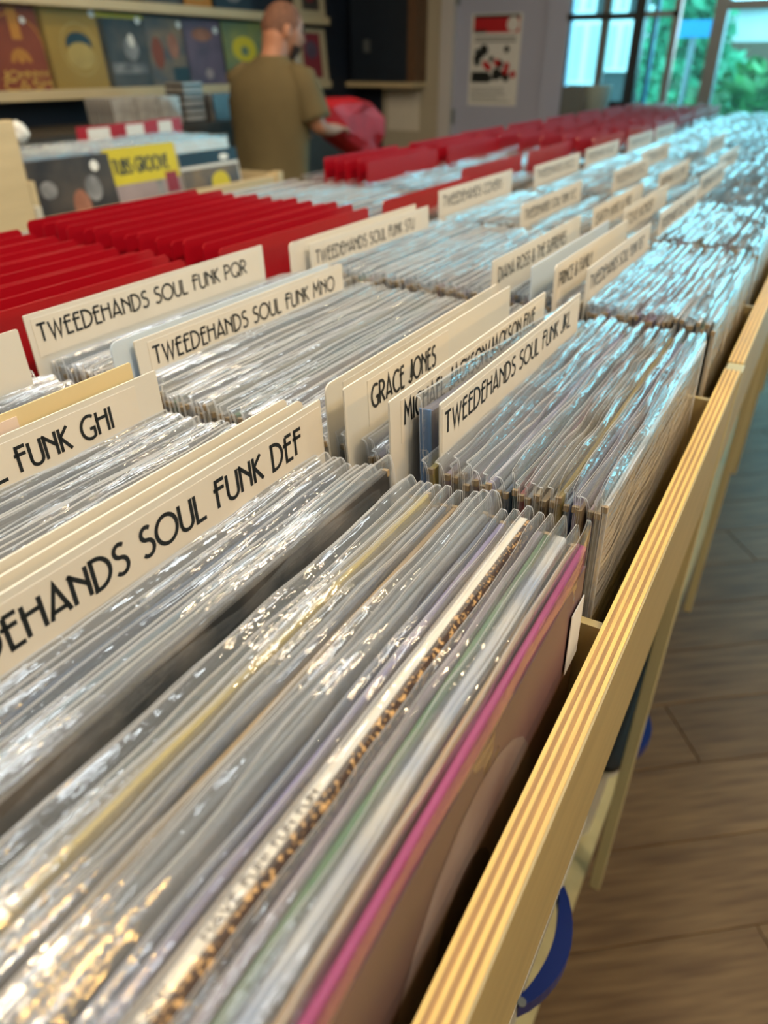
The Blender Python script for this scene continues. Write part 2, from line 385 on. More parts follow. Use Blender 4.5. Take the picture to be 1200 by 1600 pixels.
# dark hatch with wooden ledge on the end wall
a, b2 = onX(568, 0, XE), onX(662, 128, XE)
hb = thing('wall_cabinet', 'dark wall cabinet with brown wooden side and pale bottom ledge on the end wall', 'cabinet', (XE, 0, 0))
zl = b2.z
boxobj('body', (-.16, -.001, b2.y + .05, a.y + .02, zl, 2.35), 'navy_light', hb)
boxobj('side_panel', (-.18, -.001, b2.y - .02, b2.y + .05, zl, 2.35), 'frame_brown', hb)
boxobj('ledge', (-.20, -.001, b2.y - .02, a.y + .05, zl - .035, zl), 'cream_wood', hb)
k = onX(575, 72, XE - .16); boxobj('knob', (-.19, -.16, -.02, .02, -.04, .04), 'grey_metal', hb, (0, k.y, k.z))
a, b2 = onX(606, 140, XE), onX(655, 205, XE)
tag(boxobj('notice', (-.004, 0, b2.y, a.y, b2.z, a.z), 'label_paper', None, (XE, 0, 0)), 'pale yellow paper notice on the wall below the dark cabinet', 'notice')

# ---- glass facade right of the door
def mull(name, px0, px1, ztop, zbot, mat, win, dx=.05, ref=100):
    y0, y1 = onX(px1, ref, XE).y, onX(px0, ref, XE).y
    return boxobj(name, (-dx / 2, dx / 2, y0, y1, zbot, ztop), mat, win, (XE, 0, 0))
def YX(px): return onX(px, 100, XE).y
win = struct(link('window_1', None)); win2 = struct(link('window_2', None)); win3 = struct(link('window_3', None))
zt = onX(940, 26, XE).z
mull('window_frame', 872, 884, 2.6, 0, 'dark_metal', win)
mull('window_frame', 932, 944, 2.6, 0, 'grey_panel', win, .04)
mull('window_frame', 982, 998, 2.6, 0, 'dark_metal', win, .08)
boxobj('transom', (-.03, .03, YX(985), YX(880), zt - .018, zt + .018), 'dark_metal', win, (XE, 0, 0))
boxobj('lower_panel', (-.015, .015, YX(935), YX(882), 0, onX(905, 135, XE).z), 'grey_panel', win, (XE, 0, 0))
boxobj('lower_panel', (-.015, .015, YX(984), YX(943), 0, onX(960, 158, XE).z), 'dark_metal', win, (XE, 0, 0))
for p0, p1 in ((884, 932), (944, 982)):
    boxobj('pane', (-.003, .003, YX(p1), YX(p0), .9, 2.6), 'window_glass', win, (XE, 0, 0))
mull('window_frame', 1010, 1017, 2.6, 0, 'blue_sign', win2, .04)
mull('window_frame', 1040, 1050, 2.6, 0, 'grey_metal', win2, .06)
boxobj('transom', (-.03, .03, YX(1048), YX(998), zt - .01, zt + .02), 'grey_metal', win2, (XE, 0, 0))
boxobj('pane', (-.003, .003, YX(1048), YX(998), .05, 2.6), 'window_glass', win2, (XE, 0, 0))
boxobj('pane', (-.003, .003, YX(1104), YX(1052), .05, 2.6), 'window_glass', win2, (XE, 0, 0))
mull('window_frame', 1102, 1122, 2.6, 0, 'grey_metal', win3, .1)
mull('window_frame', 1330, 1350, 2.6, 0, 'grey_metal', win3, .1)
mull('window_frame', 1560, 1580, 2.6, 0, 'grey_metal', win3, .1)
ztr = onX(1160, 8, XE).z
boxobj('transom', (-.04, .04, YR, YX(1122), ztr - .02, ztr + .025), 'grey_metal', win3, (XE, 0, 0))
for p0, p1 in ((1122, 1330), (1350, 1560)):
    boxobj('pane', (-.003, .003, YX(p1), YX(p0), .05, 2.6), 'window_glass', win3, (XE, 0, 0))
boxobj('pane', (-.003, .003, YR, YX(1580), .05, 2.6), 'window_glass', win3, (XE, 0, 0))
struct(boxobj('wall_end_top', (0, .1, YR, yd0, 2.6, ZC), 'white_wall', None, (XE, 0, 0)))
bucket = onX(927, 195, XE - .5)
bm = bmesh.new()
loft(bm, [[(r_ * math.cos(t * math.pi / 8), r_ * math.sin(t * math.pi / 8), z_) for t in range(16)] for r_, z_ in ((.07, 0), (.085, .21), (.09, .215), (.08, .215), (.066, .02))])
sill = thing('counter', 'low dark counter standing under the facade window behind the red dividers', 'counter', (XE - .55, bucket.y, 0))
boxobj('top', (-.2, .35, -.42, .22, bucket.z - .04, bucket.z), 'dark_metal', sill)
boxobj('body', (-.17, .33, -.40, .20, 0, bucket.z - .04), 'dark_base', sill)
bk = thing('bucket', 'white plastic bucket on the dark counter by the facade window', 'bucket', (XE - .5, bucket.y, bucket.z))
link('bucket_body', mesh('bucket_body', bm, 'pane_white', smooth=True), bk)
bm = bmesh.new(); tube(bm, [(.088 * math.cos(t * math.pi / 10), -.02, .2 + .05 * math.sin(t * math.pi / 10)) for t in range(11)], .003, 6)
link('bucket_handle', mesh('bucket_handle', bm, 'grey_metal'), bk)

# ---- outside
struct(boxobj('ground_outside', (XE + .12, 26, -14, 14, -.12, -.03), 'pavement'))
def bush(name, label, c, rad, mat, n, cat='bush', trunk=None, leaf=.10):
    t = thing(name, label, cat, (c[0], c[1], 0))
    bm = bmesh.new()
    for i in range(n):
        d = Vector((rnd.gauss(0, 1), rnd.gauss(0, 1), rnd.gauss(0, 1))).normalized() * (rnd.random() ** .35)
        p = Vector((d.x * rad[0], d.y * rad[1], c[2] + d.z * rad[2]))
        s = leaf * (.6 + .8 * rnd.random())
        q = Vector((rnd.gauss(0, 1), rnd.gauss(0, 1), rnd.gauss(0, 1))).normalized(); e = q.orthogonal().normalized(); g = q.cross(e)
        vs = [bm.verts.new(p + e * s * a_ + g * s * .5 * b_) for a_, b_ in ((-1, 0), (0, 1), (1, 0), (0, -1))]
        bm.faces.new(vs)
    me = bpy.data.meshes.new('foliage'); bm.to_mesh(me); bm.free(); me.materials.append(M[mat]); f = link('foliage', me, t); f['kind'] = 'stuff'
    bm = bmesh.new(); tube(bm, [(0, 0, -.03), (.03, .02, c[2] * .5), (0, 0, c[2])], [.09, .07, .04])
    link('trunk', mesh('trunk', bm, 'bark', smooth=True), t)
    return t
p = onX(1185, 82, 8.2); bush('shrub', 'dark green rounded shrub outside the right facade window', (8.2, p.y - .45, p.z - .70), (.6, 1.2, .70), 'leaf_green', 2600, leaf=.08)
p = onX(1080, 110, 9.6); bush('leafy_tree', 'bright green leafy tree outside, left of the grey window post', (9.6, p.y, 1.7), (.45, .32, 1.6), 'leaf_teal', 2200, 'tree', leaf=.09)
p = onX(1146, 72, 11.4); bush('leafy_tree', 'bright green leafy tree outside, just right of the grey window post', (11.4, p.y, p.z - .95), (.5, .30, .95), 'leaf_teal', 1500, 'tree', leaf=.09)
p = onX(1024, 110, 11.0); bush('leafy_tree', 'slim green tree outside behind the narrow facade panes', (11.0, p.y, 1.5), (.3, .18, 1.1), 'leaf_teal', 900, 'tree', leaf=.08)
hz = 13.0
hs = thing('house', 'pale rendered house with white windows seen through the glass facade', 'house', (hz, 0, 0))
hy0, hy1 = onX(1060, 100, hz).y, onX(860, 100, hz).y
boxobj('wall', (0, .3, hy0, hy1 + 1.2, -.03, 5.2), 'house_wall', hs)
for px0, px1, py0, py1 in ((897, 931, 32, 132), (897, 931, -30, 22), (953, 980, 32, 112), (955, 982, -30, 22), (1018, 1042, 8, 70), (1014, 1040, 80, 150)):
    a, b2 = onX(px0, py0, hz), onX(px1, py1, hz)
    f = boxobj('window', (-.05, 0, b2.y, a.y, b2.z, a.z), 'render_white', hs)
    for q in (0, 1):
        wy = (a.y - b2.y) / 2; boxobj('pane', (-.07, -.05, b2.y + wy * q + .05, b2.y + wy * (q + 1) - .05, b2.z + .06, a.z - .06), 'pane_white', f)
g = onX(1160, 40, 15.0); a, b2 = onX(1125, 16, 15), onX(1290, 64, 15)
wh = thing('house', 'bright white low building seen through the right facade window', 'house', (15, 0, 0))
boxobj('wall', (0, .4, b2.y, a.y, -.03, a.z), 'render_white', wh)
boxobj('roof', (-.2, .5, b2.y - .1, a.y + .1, a.z, a.z + .12), 'grey_panel', wh)
boxobj('brick_base', (-.06, 0, b2.y, a.y, -.03, b2.z), 'frame_brown', wh)
a, b2 = onX(1058, 32, 8.0), onX(1112, 58, 8.0)
sg = thing('street_sign', 'blue rectangular sign board on a post outside the facade', 'sign', (8.0, (a.y + b2.y) / 2, 0))
boxobj('board', (-.02, .02, (b2.y - a.y) / 2, (a.y - b2.y) / 2, b2.z, a.z), 'blue_sign', sg)
bm = bmesh.new(); tube(bm, [(.04, 0, -.03), (.04, 0, a.z)], .025); link('post', mesh('post', bm, 'grey_metal'), sg)

# ================================================================== the long record table
ZT = 1.25              # tops of the records
ZP = CZ - .265         # top edge of the plywood boards
ZF = .922              # floor of the bins
YF0, YF1 = .0325, .0470
YM, YK = .530, 1.000   # middle panel, back board
ZL = CZ - 1.19         # lower end of the uprights
PITCHX = .838
BLEN = .8125
def ply_mesh():
    ms = []
    n = 7; t = (YF1 - YF0) / n
    for i in range(n):
        bm = bmesh.new(); dz = -.0003 * ((i * 5) % 3)
        box(bm, 0, BLEN, YF0 + i * t, YF0 + (i + 1) * t, CZ - .42, ZP + dz)
        ms.append(mesh('ply', bm, 'ply_dark' if i % 2 else 'ply_light'))
    return ms
PLY = ply_mesh()
bm = bmesh.new(); box(bm, 0, BLEN, YF0 - .0012, YF0 - .00005, CZ - .4202, ZP - .0006); FACE = mesh('face_veneer', bm, 'birch')
bm = bmesh.new(); box(bm, .0, .0245, .030, .0468, ZL, ZP - .001); UPR = mesh('upright', bm, 'upright', bevel=.0012)
bm = bmesh.new(); box(bm, 0, .0245, 1.0005, 1.0235, ZL, ZP - .001); UPR_B = mesh('upright', bm, 'upright', bevel=.0012)
bm = bmesh.new(); box(bm, 0, PITCHX - .0004, YF1 + .0003, YK, ZF - .015, ZF); BFL = mesh('bin_floor', bm, 'birch')
bm = bmesh.new(); box(bm, 0, PITCHX - .0004, YF1 + .0004, YF1 + .0014, ZF, CZ - .39); BFR = mesh('bin_front', bm, 'birch')
bm = bmesh.new(); box(bm, 0, PITCHX - .0004, YM - .006, YM + .006, ZF, ZT - .06); MID = mesh('middle_panel', bm, 'birch')
bm = bmesh.new(); box(bm, 0, BLEN, YK + .0005, YK + .015, CZ - .42, ZP); BBK = mesh('back_board', bm, 'birch')
bm = bmesh.new(); box(bm, -.003, .003, YF1 + .001, YM - .007, ZF, ZT - .07); PAR = mesh('partition', bm, 'birch')
bm = bmesh.new(); box(bm, 0, PITCHX - .0004, .058, .99, ZL, ZL + .02); SHF = mesh('lower_shelf', bm, 'upright')
bm = bmesh.new(); box(bm, 0, PITCHX - .0004, .20, .85, 0, ZL); BAS = mesh('plinth', bm, 'dark_base')
names = {0: 'nearest plywood record table section with striped plywood front edge',
         1: 'second plywood record table section along the aisle', 2: 'third plywood record table section along the aisle',
         3: 'fourth plywood record table section along the aisle', 4: 'farthest plywood record table section, nearest the glass facade'}
XB = []                            # left ends of the front bins
for k in range(6): XB += [-.010 + .7235 * k, .342 + .7235 * k]
for k in range(0, 5):
    x0 = -.03 + PITCHX * k
    t = thing('record_table', names[k], 'table', (x0, 0, 0), group='plywood record table sections')
    fb = link('front_board', FACE, t)
    for me in PLY: link('ply', me, fb)
    link('upright', UPR, t, (BLEN + .0003, 0, 0)); link('upright', UPR_B, t, (BLEN + .0003, 0, 0))
    if k == 0: link('upright', UPR, t, (-.025, 0, 0)); link('upright', UPR_B, t, (-.025, 0, 0))
    for nm, me in (('bin_floor', BFL), ('bin_front', BFR), ('middle_panel', MID), ('back_board', BBK), ('lower_shelf', SHF), ('plinth', BAS)): link(nm, me, t)
    for q in XB:
        if x0 <= q - .011 < x0 + PITCHX and q > 0: link('partition', PAR, t, (q - .011 - x0, 0, 0))

# ------------------------------------------------------------------ records in clear sleeves
SW, SH, JW, JH = .326, .3255, .3145, .3145
def sleeve_mesh(seed, t=.0034, tall=0, nx=26, curl=0, flat=False):
    r_ = random.Random(seed); bm = bmesh.new()
    ph = [r_.random() * 6.28 for _ in range(6)]
    base = r_.uniform(-2, 16); amp = r_.uniform(1.5, 7); amp2 = r_.uniform(.5, 3.5)
    base += curl * r_.uniform(.2, 1)
    if flat: base, amp, amp2 = 1.0, .6, .3
    z_lo = [-.001, .12, .27, .305]
    top = SH + tall + r_.uniform(-.002, .003)
    z_hi = [JH - .001 + (top - JH + .001) * q for q in (0, .22, .45, .68, .84, .92, 1.0)]
    tilt = r_.uniform(-.002, .002)
    def ctr(u, q):  # offset of the loose top strip: curls backwards, in waves along its length
        th = R(base + amp * math.sin(u * 9 + ph[0]) + amp2 * math.sin(u * 23 + ph[1]) + 1.2 * math.sin(u * 51 + ph[2]))
        th = max(R(-14), min(R(58), th))
        Lz = (top - JH) * q
        lip_a = R(max(0, 34 + 26 * math.sin(u * 13 + ph[4]) + 16 * math.sin(u * 37 + ph[5]))) * max(0, (q - .8) / .2)   # the cut edge rolls over
        lz = (top - JH) * max(0, q - .8)
        return lz * math.sin(lip_a) + Lz * math.sin(th * q * .8), Lz * (math.cos(th * q * .8) - 1) - lz * (1 - math.cos(lip_a)) + q * (.0004 * math.sin(u * 14 + ph[3]) + tilt * (u - .5))
    rows = {}
    for side in (-1, 1):
        g = []
        for z in z_lo + z_hi:
            row = []
            for i in range(nx + 1):
                u = i / nx; x = -SW / 2 + SW * u
                e = min(1, min(u, 1 - u) / .05)
                half = (t / 2 + .0005) * (.25 + .75 * e)
                q = max(0, (z - JH) / (top - JH)); dy = dz = 0
                if q > 0:
                    dy, dz = ctr(u, q); half = half * (1 - q) + .0004 * q + .0007 * q * (1 - q) * (1 + math.sin(u * 31 + ph[4] + side))
                bul = .0005 * math.sin(u * 17 + ph[5] + z * 20) * e
                row.append(bm.verts.new((x, side * half + dy + bul, z + dz)))
            g.append(row)
        for a, b_ in zip(g, g[1:]):
            for i in range(nx): bm.faces.new((a[i], a[i + 1], b_[i + 1], b_[i]))
        rows[side] = g[-1]
        # cut edge: a narrow brighter lip
        lip = [bm.verts.new(v.co + Vector((0, side * .00015, .00055))) for v in g[-1]]
        for i in range(nx): bm.faces.new((g[-1][i], g[-1][i + 1], lip[i + 1], lip[i])).material_index = 1
        for col in (0, nx):
            cl = [bm.verts.new(gr[col].co + Vector((.0006 if col else -.0006, 0, 0))) for gr in g]
            for i in range(len(g) - 1): bm.faces.new((g[i][col], g[i + 1][col], cl[i + 1], cl[i])).material_index = 1
    me = mesh('sleeve', bm, 'sleeve', 'sleeve_edge', smooth=True)
    return me
SLEEVES = [sleeve_mesh(s) for s in range(16)]
CURLED = [sleeve_mesh(40 + s, curl=26) for s in range(10)]
def jacket_mesh(t, name='jacket', mat='jacket', worn=True):
    bm = bmesh.new(); box(bm, -JW / 2, JW / 2, -t / 2, t / 2, 0, JH)
    bmesh.ops.bevel(bm, geom=list(bm.edges), offset=t * .22, segments=1, affect='EDGES')
    if worn:   # rubbed corners of the cardboard
        for s in (-1, 1):
            box(bm, s * (JW / 2) - .0022, s * (JW / 2) + .0003, -t / 2 - .0001, t / 2 + .0001, JH - .0035, JH + .0002, 1)
    return mesh(name, bm, mat, 'worn_board')
JACK = [jacket_mesh(.0028), jacket_mesh(.0032), jacket_mesh(.0036)]

PAL = [('grey', (.36, .38, .40)), ('pale grey', (.55, .57, .58)), ('cream', (.66, .58, .42)), ('slate blue', (.16, .22, .32)), ('black', (.025, .027, .03)),
       ('white', (.72, .72, .70)), ('tan', (.50, .34, .17)), ('pale blue', (.40, .52, .60)), ('mauve', (.42, .30, .38)), ('dusty pink', (.60, .40, .40)),
       ('yellow', (.66, .48, .10)), ('navy', (.03, .05, .12)), ('brown', (.17, .09, .05)), ('teal', (.08, .26, .28)), ('red', (.45, .04, .04)), ('green', (.07, .24, .09)), ('lilac', (.36, .32, .55))]
PD = dict(PAL)
PW = [9, 15, 10, 4, 2.5, 14, 5, 9, 3, 4, 2, 2, 2, 2, 1.2, 1.2, 2.5]

NREC = [0]
def record(x, y, lean, colname, label, group, col=None, dz=0, dx=0, tw=0, jm=None, sm=None, jdx=None, sub=0):
    """x = middle of the bin, y = where the record's foot stands; lean tips the top away from the aisle"""
    t = thing('record', label, 'record', (x + dx, y, ZF + .0012 + dz), (-lean, 0, tw), group)
    i = rnd.randrange(3)
    j = link('jacket', jm or JACK[i], t, (rnd.uniform(-.003, .001) if jdx is None else jdx, 0, sub))
    c = col or PD[colname]; f = rnd.uniform(.62, .92)
    j.color = (*[min(1, v * f) for v in c], 1)
    link('sleeve', sm or SLEEVES[rnd.randrange(len(SLEEVES))], t)
    NREC[0] += 1
    return t, j
def lean_at(y): return R(min(5.0, 1.6 + (y - .061) * 30))     # front records stand steeper
def foot(y, l): return y - math.sin(l) * .32                   # foot is nearer the aisle than the top
BINNAME = ['nearest bin', 'second bin', 'third bin', 'fourth bin']
PLACEW = {0: 'nearest', 1: 'second', 2: 'third', 3: 'fourth'}

# cards: (bin, y, x0, x1, ztop, text, text x0, text x1, material, name for labels)
def card(name, y, x0, x1, ztop, text=None, tx=None, mat='card_white', label='', hgt=.0135, drop=.0095, round_l=0, round_r=0, paper=None, cat='divider card', group='white divider cards', lean=R(2.5), tmat='ink'):
    wd, H = x1 - x0, ztop - ZF - .001
    t = thing(name, label, cat, ((x0 + x1) / 2, y - math.sin(lean) * H, ZF + .001), (-lean, 0, 0), group)
    bm = bmesh.new(); pts = [(-wd / 2, 0)]; pts = []
    def corner(cx, cz, r_, a0):
        return [(cx + r_ * math.cos(R(a0 + q * 15)), cz + r_ * math.sin(R(a0 + q * 15))) for q in range(7)]
    pts = [(-wd / 2, 0), (wd / 2, 0)]
    pts += corner(wd / 2 - (round_r or .0012), H - (round_r or .0012), round_r or .0012, 0)
    pts += corner(-wd / 2 + (round_l or .0012), H - (round_l or .0012), round_l or .0012, 90)
    th = .0011
    a_ = [bm.verts.new((px, -th / 2, pz)) for px, pz in pts]; b_ = [bm.verts.new((px, th / 2, pz)) for px, pz in pts]
    bm.faces.new(a_); bm.faces.new(b_[::-1])
    for i in range(len(pts)): bm.faces.new((a_[i], b_[i], b_[(i + 1) % len(pts)], a_[(i + 1) % len(pts)]))
    link('panel', mesh('panel', bm, mat), t)
    if text:
        tx0, tx1 = tx[0] - (x0 + x1) / 2, tx[1] - (x0 + x1) / 2
        bm = bmesh.new(); box(bm, tx0 - .004, min(tx1 + .022, wd / 2 - .002), -th / 2 - .0003, -th / 2 - .00002, H - drop - hgt - .011, H - .004)
        link('paper_label', mesh('paper_label', bm, paper or 'label_paper'), t)
        link('lettering', text_mesh('lettering', text, tx0, tx1, H - drop - hgt, hgt, -th / 2 - .0005, tmat), t)
    return t
Zt = lambda rel: CZ + rel
T_ = 'TWEEDEHANDS SOUL FUNK '
cards = {0: [], 1: [], 2: [], 3: []}
def place(b, y, *a, ref=None, **k):
    cards[b].append((y, ref)); return card('divider_card', y, *a, **k)
# nearest bin
place(0, .234, .035, .330, Zt(-.171), T_ + 'DEF', (.055, .307), ref='DEF card', label='white divider card lettered SOUL FUNK DEF, largest in the foreground', hgt=.0150)
place(0, .2425, .030, .324, Zt(-.170), ref='', label='blank white divider card directly behind the SOUL FUNK DEF card', round_r=.006)
place(0, .2485, .022, .316, Zt(-.168), ref='blank white cards', label='blank white divider card second behind the SOUL FUNK DEF card', round_r=.004)
place(0, .357, .025, .318, Zt(-.172), T_ + 'GHI', (.040, .276), ref='', label='white divider card lettered FUNK GHI at the left picture edge', hgt=.0145)
cc = place(0, .369, .015, .309, Zt(-.166), mat='card_cream', ref='GHI card', label='yellow cream divider card with pink label behind the FUNK GHI card')
boxobj('paper_label', (-.14, .06, -.0012, -.0006, -.03, -.004), 'label_pink', cc, (0, 0, Zt(-.166) - ZF - .001))
p = onY(26, 513, .47); place(0, .47, p.x - .29, p.x, p.z, ref='white card at the left edge', label='white divider card cut off at the left edge beside red dividers')
# second bin
place(1, .165, .353, .628, Zt(-.168), T_ + 'JKL', (.359, .603), ref='JKL card', label='white divider card lettered SOUL FUNK JKL in the second bin', hgt=.0135, drop=.008)
place(1, .189, .335, .606, Zt(-.165), 'MICHAEL JACKSON/JACKSON FIVE', (.352, .580), ref='slash-lettered card', label='white divider card with slash in its lettering, behind a tall blue record', hgt=.0140, drop=.007)
place(1, .218, .332, .598, Zt(-.162), 'GRACE JONES', (.362, .452), ref='two-word card', label='white divider card with two-word artist lettering on its left half', hgt=.0145, drop=.009)
place(1, .236, .339, .612, Zt(-.166), 'CHAKA KHAN & RUFUS', (.362, .52), ref='hidden-lettered card', label='white round-cornered divider card, lettering mostly hidden by the card in front', hgt=.0140, round_l=.006)
place(1, .417, .356, .640, Zt(-.174), T_ + 'MNO', (.372, .622), ref='', label='white divider card lettered SOUL FUNK MNO', hgt=.0135, drop=.009, round_r=.004)
place(1, .424, .340, .625, Zt(-.172), mat='card_blue', ref='MNO card', label='pale blue round-cornered divider card peeking out behind the MNO card', round_l=.006)
place(1, .505, .332, .622, Zt(-.162), T_ + 'PQR', (.341, .592), ref='PQR card', label='white divider card lettered SOUL FUNK PQR in front of the red dividers', hgt=.0135, drop=.009)
# third bin
place(2, .186, .722, 1.000, Zt(-.170), T_ + 'RST', (.735, .965), ref='front lettered card', label='front lettered white divider card of the third bin', hgt=.013)
place(2, .212, .702, .985, Zt(-.166), 'PRINCE & FAMILY', (.715, .83), ref='card with ampersand', label='white round-cornered divider card with ampersand, second in the third bin', hgt=.0135, round_l=.006)
place(2, .236, .704, .99, Zt(-.170), mat='card_blue', ref='blank bluish card', label='blank bluish divider card in the third bin')
place(2, .272, .690, .985, Zt(-.166), 'DIANA ROSS & THE SUPREMES', (.705, .925), ref='long-lettered card', label='white divider card with long artist lettering, rearmost front card of third bin', hgt=.0135)
place(2, .492, .690, .985, Zt(-.172), T_ + 'STU', (.70, .94), ref='', label='white divider card lettered SOUL FUNK STU in the third bin', hgt=.0135)
place(2, .502, .665, .965, Zt(-.168), ref='STU card', label='blank white divider card directly behind the SOUL FUNK STU card', round_l=.006)
# fourth bin
place(3, .19, 1.075, 1.365, Zt(-.170), T_ + 'UVW', (1.085, 1.33), ref='front lettered card', label='front lettered white divider card of the fourth bin', hgt=.013)
place(3, .235, 1.060, 1.35, Zt(-.167), 'STEVIE WONDER', (1.075, 1.24), ref='second card', label='white divider card with short artist lettering, second in the fourth bin', hgt=.0135)
place(3, .275, 1.055, 1.35, Zt(-.168), 'EARTH WIND & FIRE', (1.07, 1.27), ref='third card', label='white divider card with lettering, third in the fourth bin', hgt=.0135)
place(3, .375, 1.045, 1.335, Zt(-.170), T_ + 'XYZ', (1.06, 1.30), ref='XYZ card', label='white divider card lettered SOUL FUNK XYZ in the fourth bin', hgt=.0135, round_l=.005)
place(3, .508, 1.050, 1.35, Zt(-.162), 'TWEEDEHANDS COVERS', (1.065, 1.30), ref='rearmost card', label='white divider card at the back of the fourth bin, before the red dividers', hgt=.015)
# further bins
for k, (b, y, txt) in enumerate([(4, .20, T_ + 'A'), (4, .27, T_ + 'B'), (4, .35, 'TWEEDEHANDS DISCO'), (4, .50, 'TWEEDEHANDS DISCO'), (5, .22, 'TWEEDEHANDS DISCO'), (5, .38, 'TWEEDEHANDS DISCO'), (5, .505, 'TWEEDEHANDS DISCO'), (6, .30, 'TWEEDEHANDS POP'), (6, .50, 'TWEEDEHANDS POP'), (7, .505, 'TWEEDEHANDS POP')]):
    x0 = XB[b] + .01; n = [q[0] for q in ((4, .20), (4, .27), (4, .35), (4, .50), (5, .22), (5, .38), (5, .505), (6, .30), (6, .50), (7, .505))][:k].count(b) + 1
    card('divider_card', y, x0, x0 + .29, Zt(-.166), txt, (x0 + .015, x0 + .25), label='blurred white divider card, %s from the aisle in the %s bin' % (ordinal(n), ordinal(b + 1)), hgt=.0135)
    cards.setdefault(b, []).append((y, ''))

hero = ['magenta', 'tan', 'marbled', 'green', 'mauve', 'speckled', 'cream', 'lilac', 'slate blue', 'grey', 'pale blue', 'grey', 'tan', 'slate blue', 'pale grey',
        'yellow', 'grey', 'white', 'teal', 'black', 'mauve', 'slate blue', 'grey', 'teal', 'pale blue', 'dusty pink', 'slate blue', 'pale grey', 'tan', 'cream']
PD['magenta'] = (.52, .05, .24); PD['marbled'] = (.60, .62, .62); PD['speckled'] = (.1, .05, .03)
plain('marbled', (.66, .62, .52), .4, col2=(.25, .33, .48), nscale=16)
plain('magenta', (.36, .03, .17), .45, noise=.15, nscale=12)
MAGEN = jacket_mesh(.0034, 'jacket', 'magenta', False)
SPECK = jacket_mesh(.0076, 'jacket', 'speckled', False); MARB = jacket_mesh(.0058, 'jacket', 'marbled', False)
MAUV = jacket_mesh(.0046, 'jacket', 'jacket', False)
def section_refs(b, y):
    ref = None; n = 0
    for cy, r_ in sorted(cards.get(b, [])):
        if cy < y: ref = (cy, r_)
    return ref
def fill_bin(b, ystart=.061, yend=.512, step=.0046):
    y = ystart; xm = XB[b] + SW / 2 + .003; k = 0; cnt = {}
    cs = sorted(cards.get(b, []))
    while y < yend:
        hit = [c for c, _ in cs if abs(c - y) < .0036]
        if hit: y = max(hit) + .0040; continue
        if b == 1 and .1695 < y < .1865: y = .1866; continue
        refs = [c for c in cs if c[0] < y and c[1]]
        ref = refs[-1][1] if refs else None
        cnt[ref] = cnt.get(ref, 0) + 1; n = cnt[ref]
        kw = dict(dz=rnd.uniform(0, .004), dx=rnd.uniform(-.003, .003), tw=R(rnd.uniform(-.35, .35)))
        colname = rnd.choices([q[0] for q in PAL], PW)[0]; stp = step * rnd.uniform(.86, 1.16)
        yy = y
        if b == 0 and ref is None:
            colname = hero[k] if k < len(hero) else colname; stp = .0054 * rnd.uniform(.9, 1.12)
            kw['dx'] = rnd.uniform(-.002, .003)
            if k > 6 and rnd.random() < .5: kw['sm'] = rnd.choice(CURLED)
            if colname == 'magenta': kw.update(jm=MAGEN, sub=.001)
            elif colname == 'speckled': kw.update(jm=SPECK, dz=.004, sub=.006, sm=sleeve_mesh(61, t=.0078)); yy = y + .002; stp = .0094
            elif colname == 'marbled': kw.update(jm=MARB, dz=.002, sub=.003); yy = y + .001; stp = .0070
            elif colname == 'mauve' and k < 8: kw.update(jm=MAUV, sub=.004); stp = .0062
            elif colname in ('green', 'lilac', 'tan', 'yellow') and k < 22: kw.update(sub=rnd.uniform(.003, .007))
            elif colname == 'cream' and k == 6: kw.update(sub=.004, col=(.60, .56, .50))
            elif colname == 'black': yy = y + .0055; stp = .0105; kw.update(dz=.011, sub=.006, sm=SLEEVES[2])
            else: kw['sub'] = rnd.uniform(-.0005, .004)
        else:
            kw['sub'] = rnd.uniform(-.0005, .006) if rnd.random() < .5 else 0
        where = 'behind the front board' if ref is None else 'behind the ' + ref
        lb = '%s record %s, %s bin, %s jacket' % (ordinal(n), where, PLACEW[b], colname)
        if b == 0 and k == 0: lb = 'frontmost sleeved record with magenta jacket edge against the plywood board in the nearest bin'
        ln = lean_at(yy)
        t, j = record(xm, foot(yy, ln), ln + R(rnd.uniform(-.08, .08)), colname, lb, 'sleeved records in the ' + BINNAME[b], **kw)
        if b == 0 and k == 0: first = (t, j)
        if b == 0 and colname == 'speckled':     # pale title strip along the top of the speckled cover
            boxobj('title_strip', (-JW / 2 + .001, JW / 2 - .001, -.0002, .0036, JH - .001, JH + .0003), 'label_paper', j)
            for s_, x0_, x1_ in (('FUN!', .038, .052), ('HAVE FUN! FUN FUN', .066, .120)):
                link('lettering', text_mesh('lettering', s_, x0_ - xm, x1_ - xm, .0003, .0030, 0, 'brown_ink', .19), j, (0, 0, JH + .0005), (R(-90), 0, 0))
        k += 1; y += stp
    return
fill_bin(0); fill_bin(1); fill_bin(2, step=.0049); fill_bin(3, yend=.186, step=.0056)

# front record of the nearest bin: its picture, price sticker
FRONT_SLEEVE = sleeve_mesh(99, flat=True); FRONT_SLEEVE.materials[0] = M['sleeve_front']
first = [o for o in C.objects if o.get('label', '').startswith('frontmost sleeved record')][0]
[c for c in first.children if c.name.startswith('sleeve')][0].data = FRONT_SLEEVE
fj = [c for c in first.children if c.name.startswith('jacket')][0]
bm = bmesh.new(); box(bm, -JW / 2 + .0005, JW / 2 - .0005, -.0026, -.0017, .001, JH - .012); link('cover_print', mesh('cover_print', bm, plain('mauve_print', (.22, .115, .12), .4, col2=(.13, .085, .075), nscale=5)), fj)
bm = bmesh.new(); disc(bm, .02, .20, .075, -.0028, 24, .085); disc(bm, .03, .10, .06, -.0028, 24, .07); link('cover_picture', mesh('cover_picture', bm, plain('print_pale', (.30, .24, .22), .4, col2=(.2, .13, .12), nscale=18)), fj)
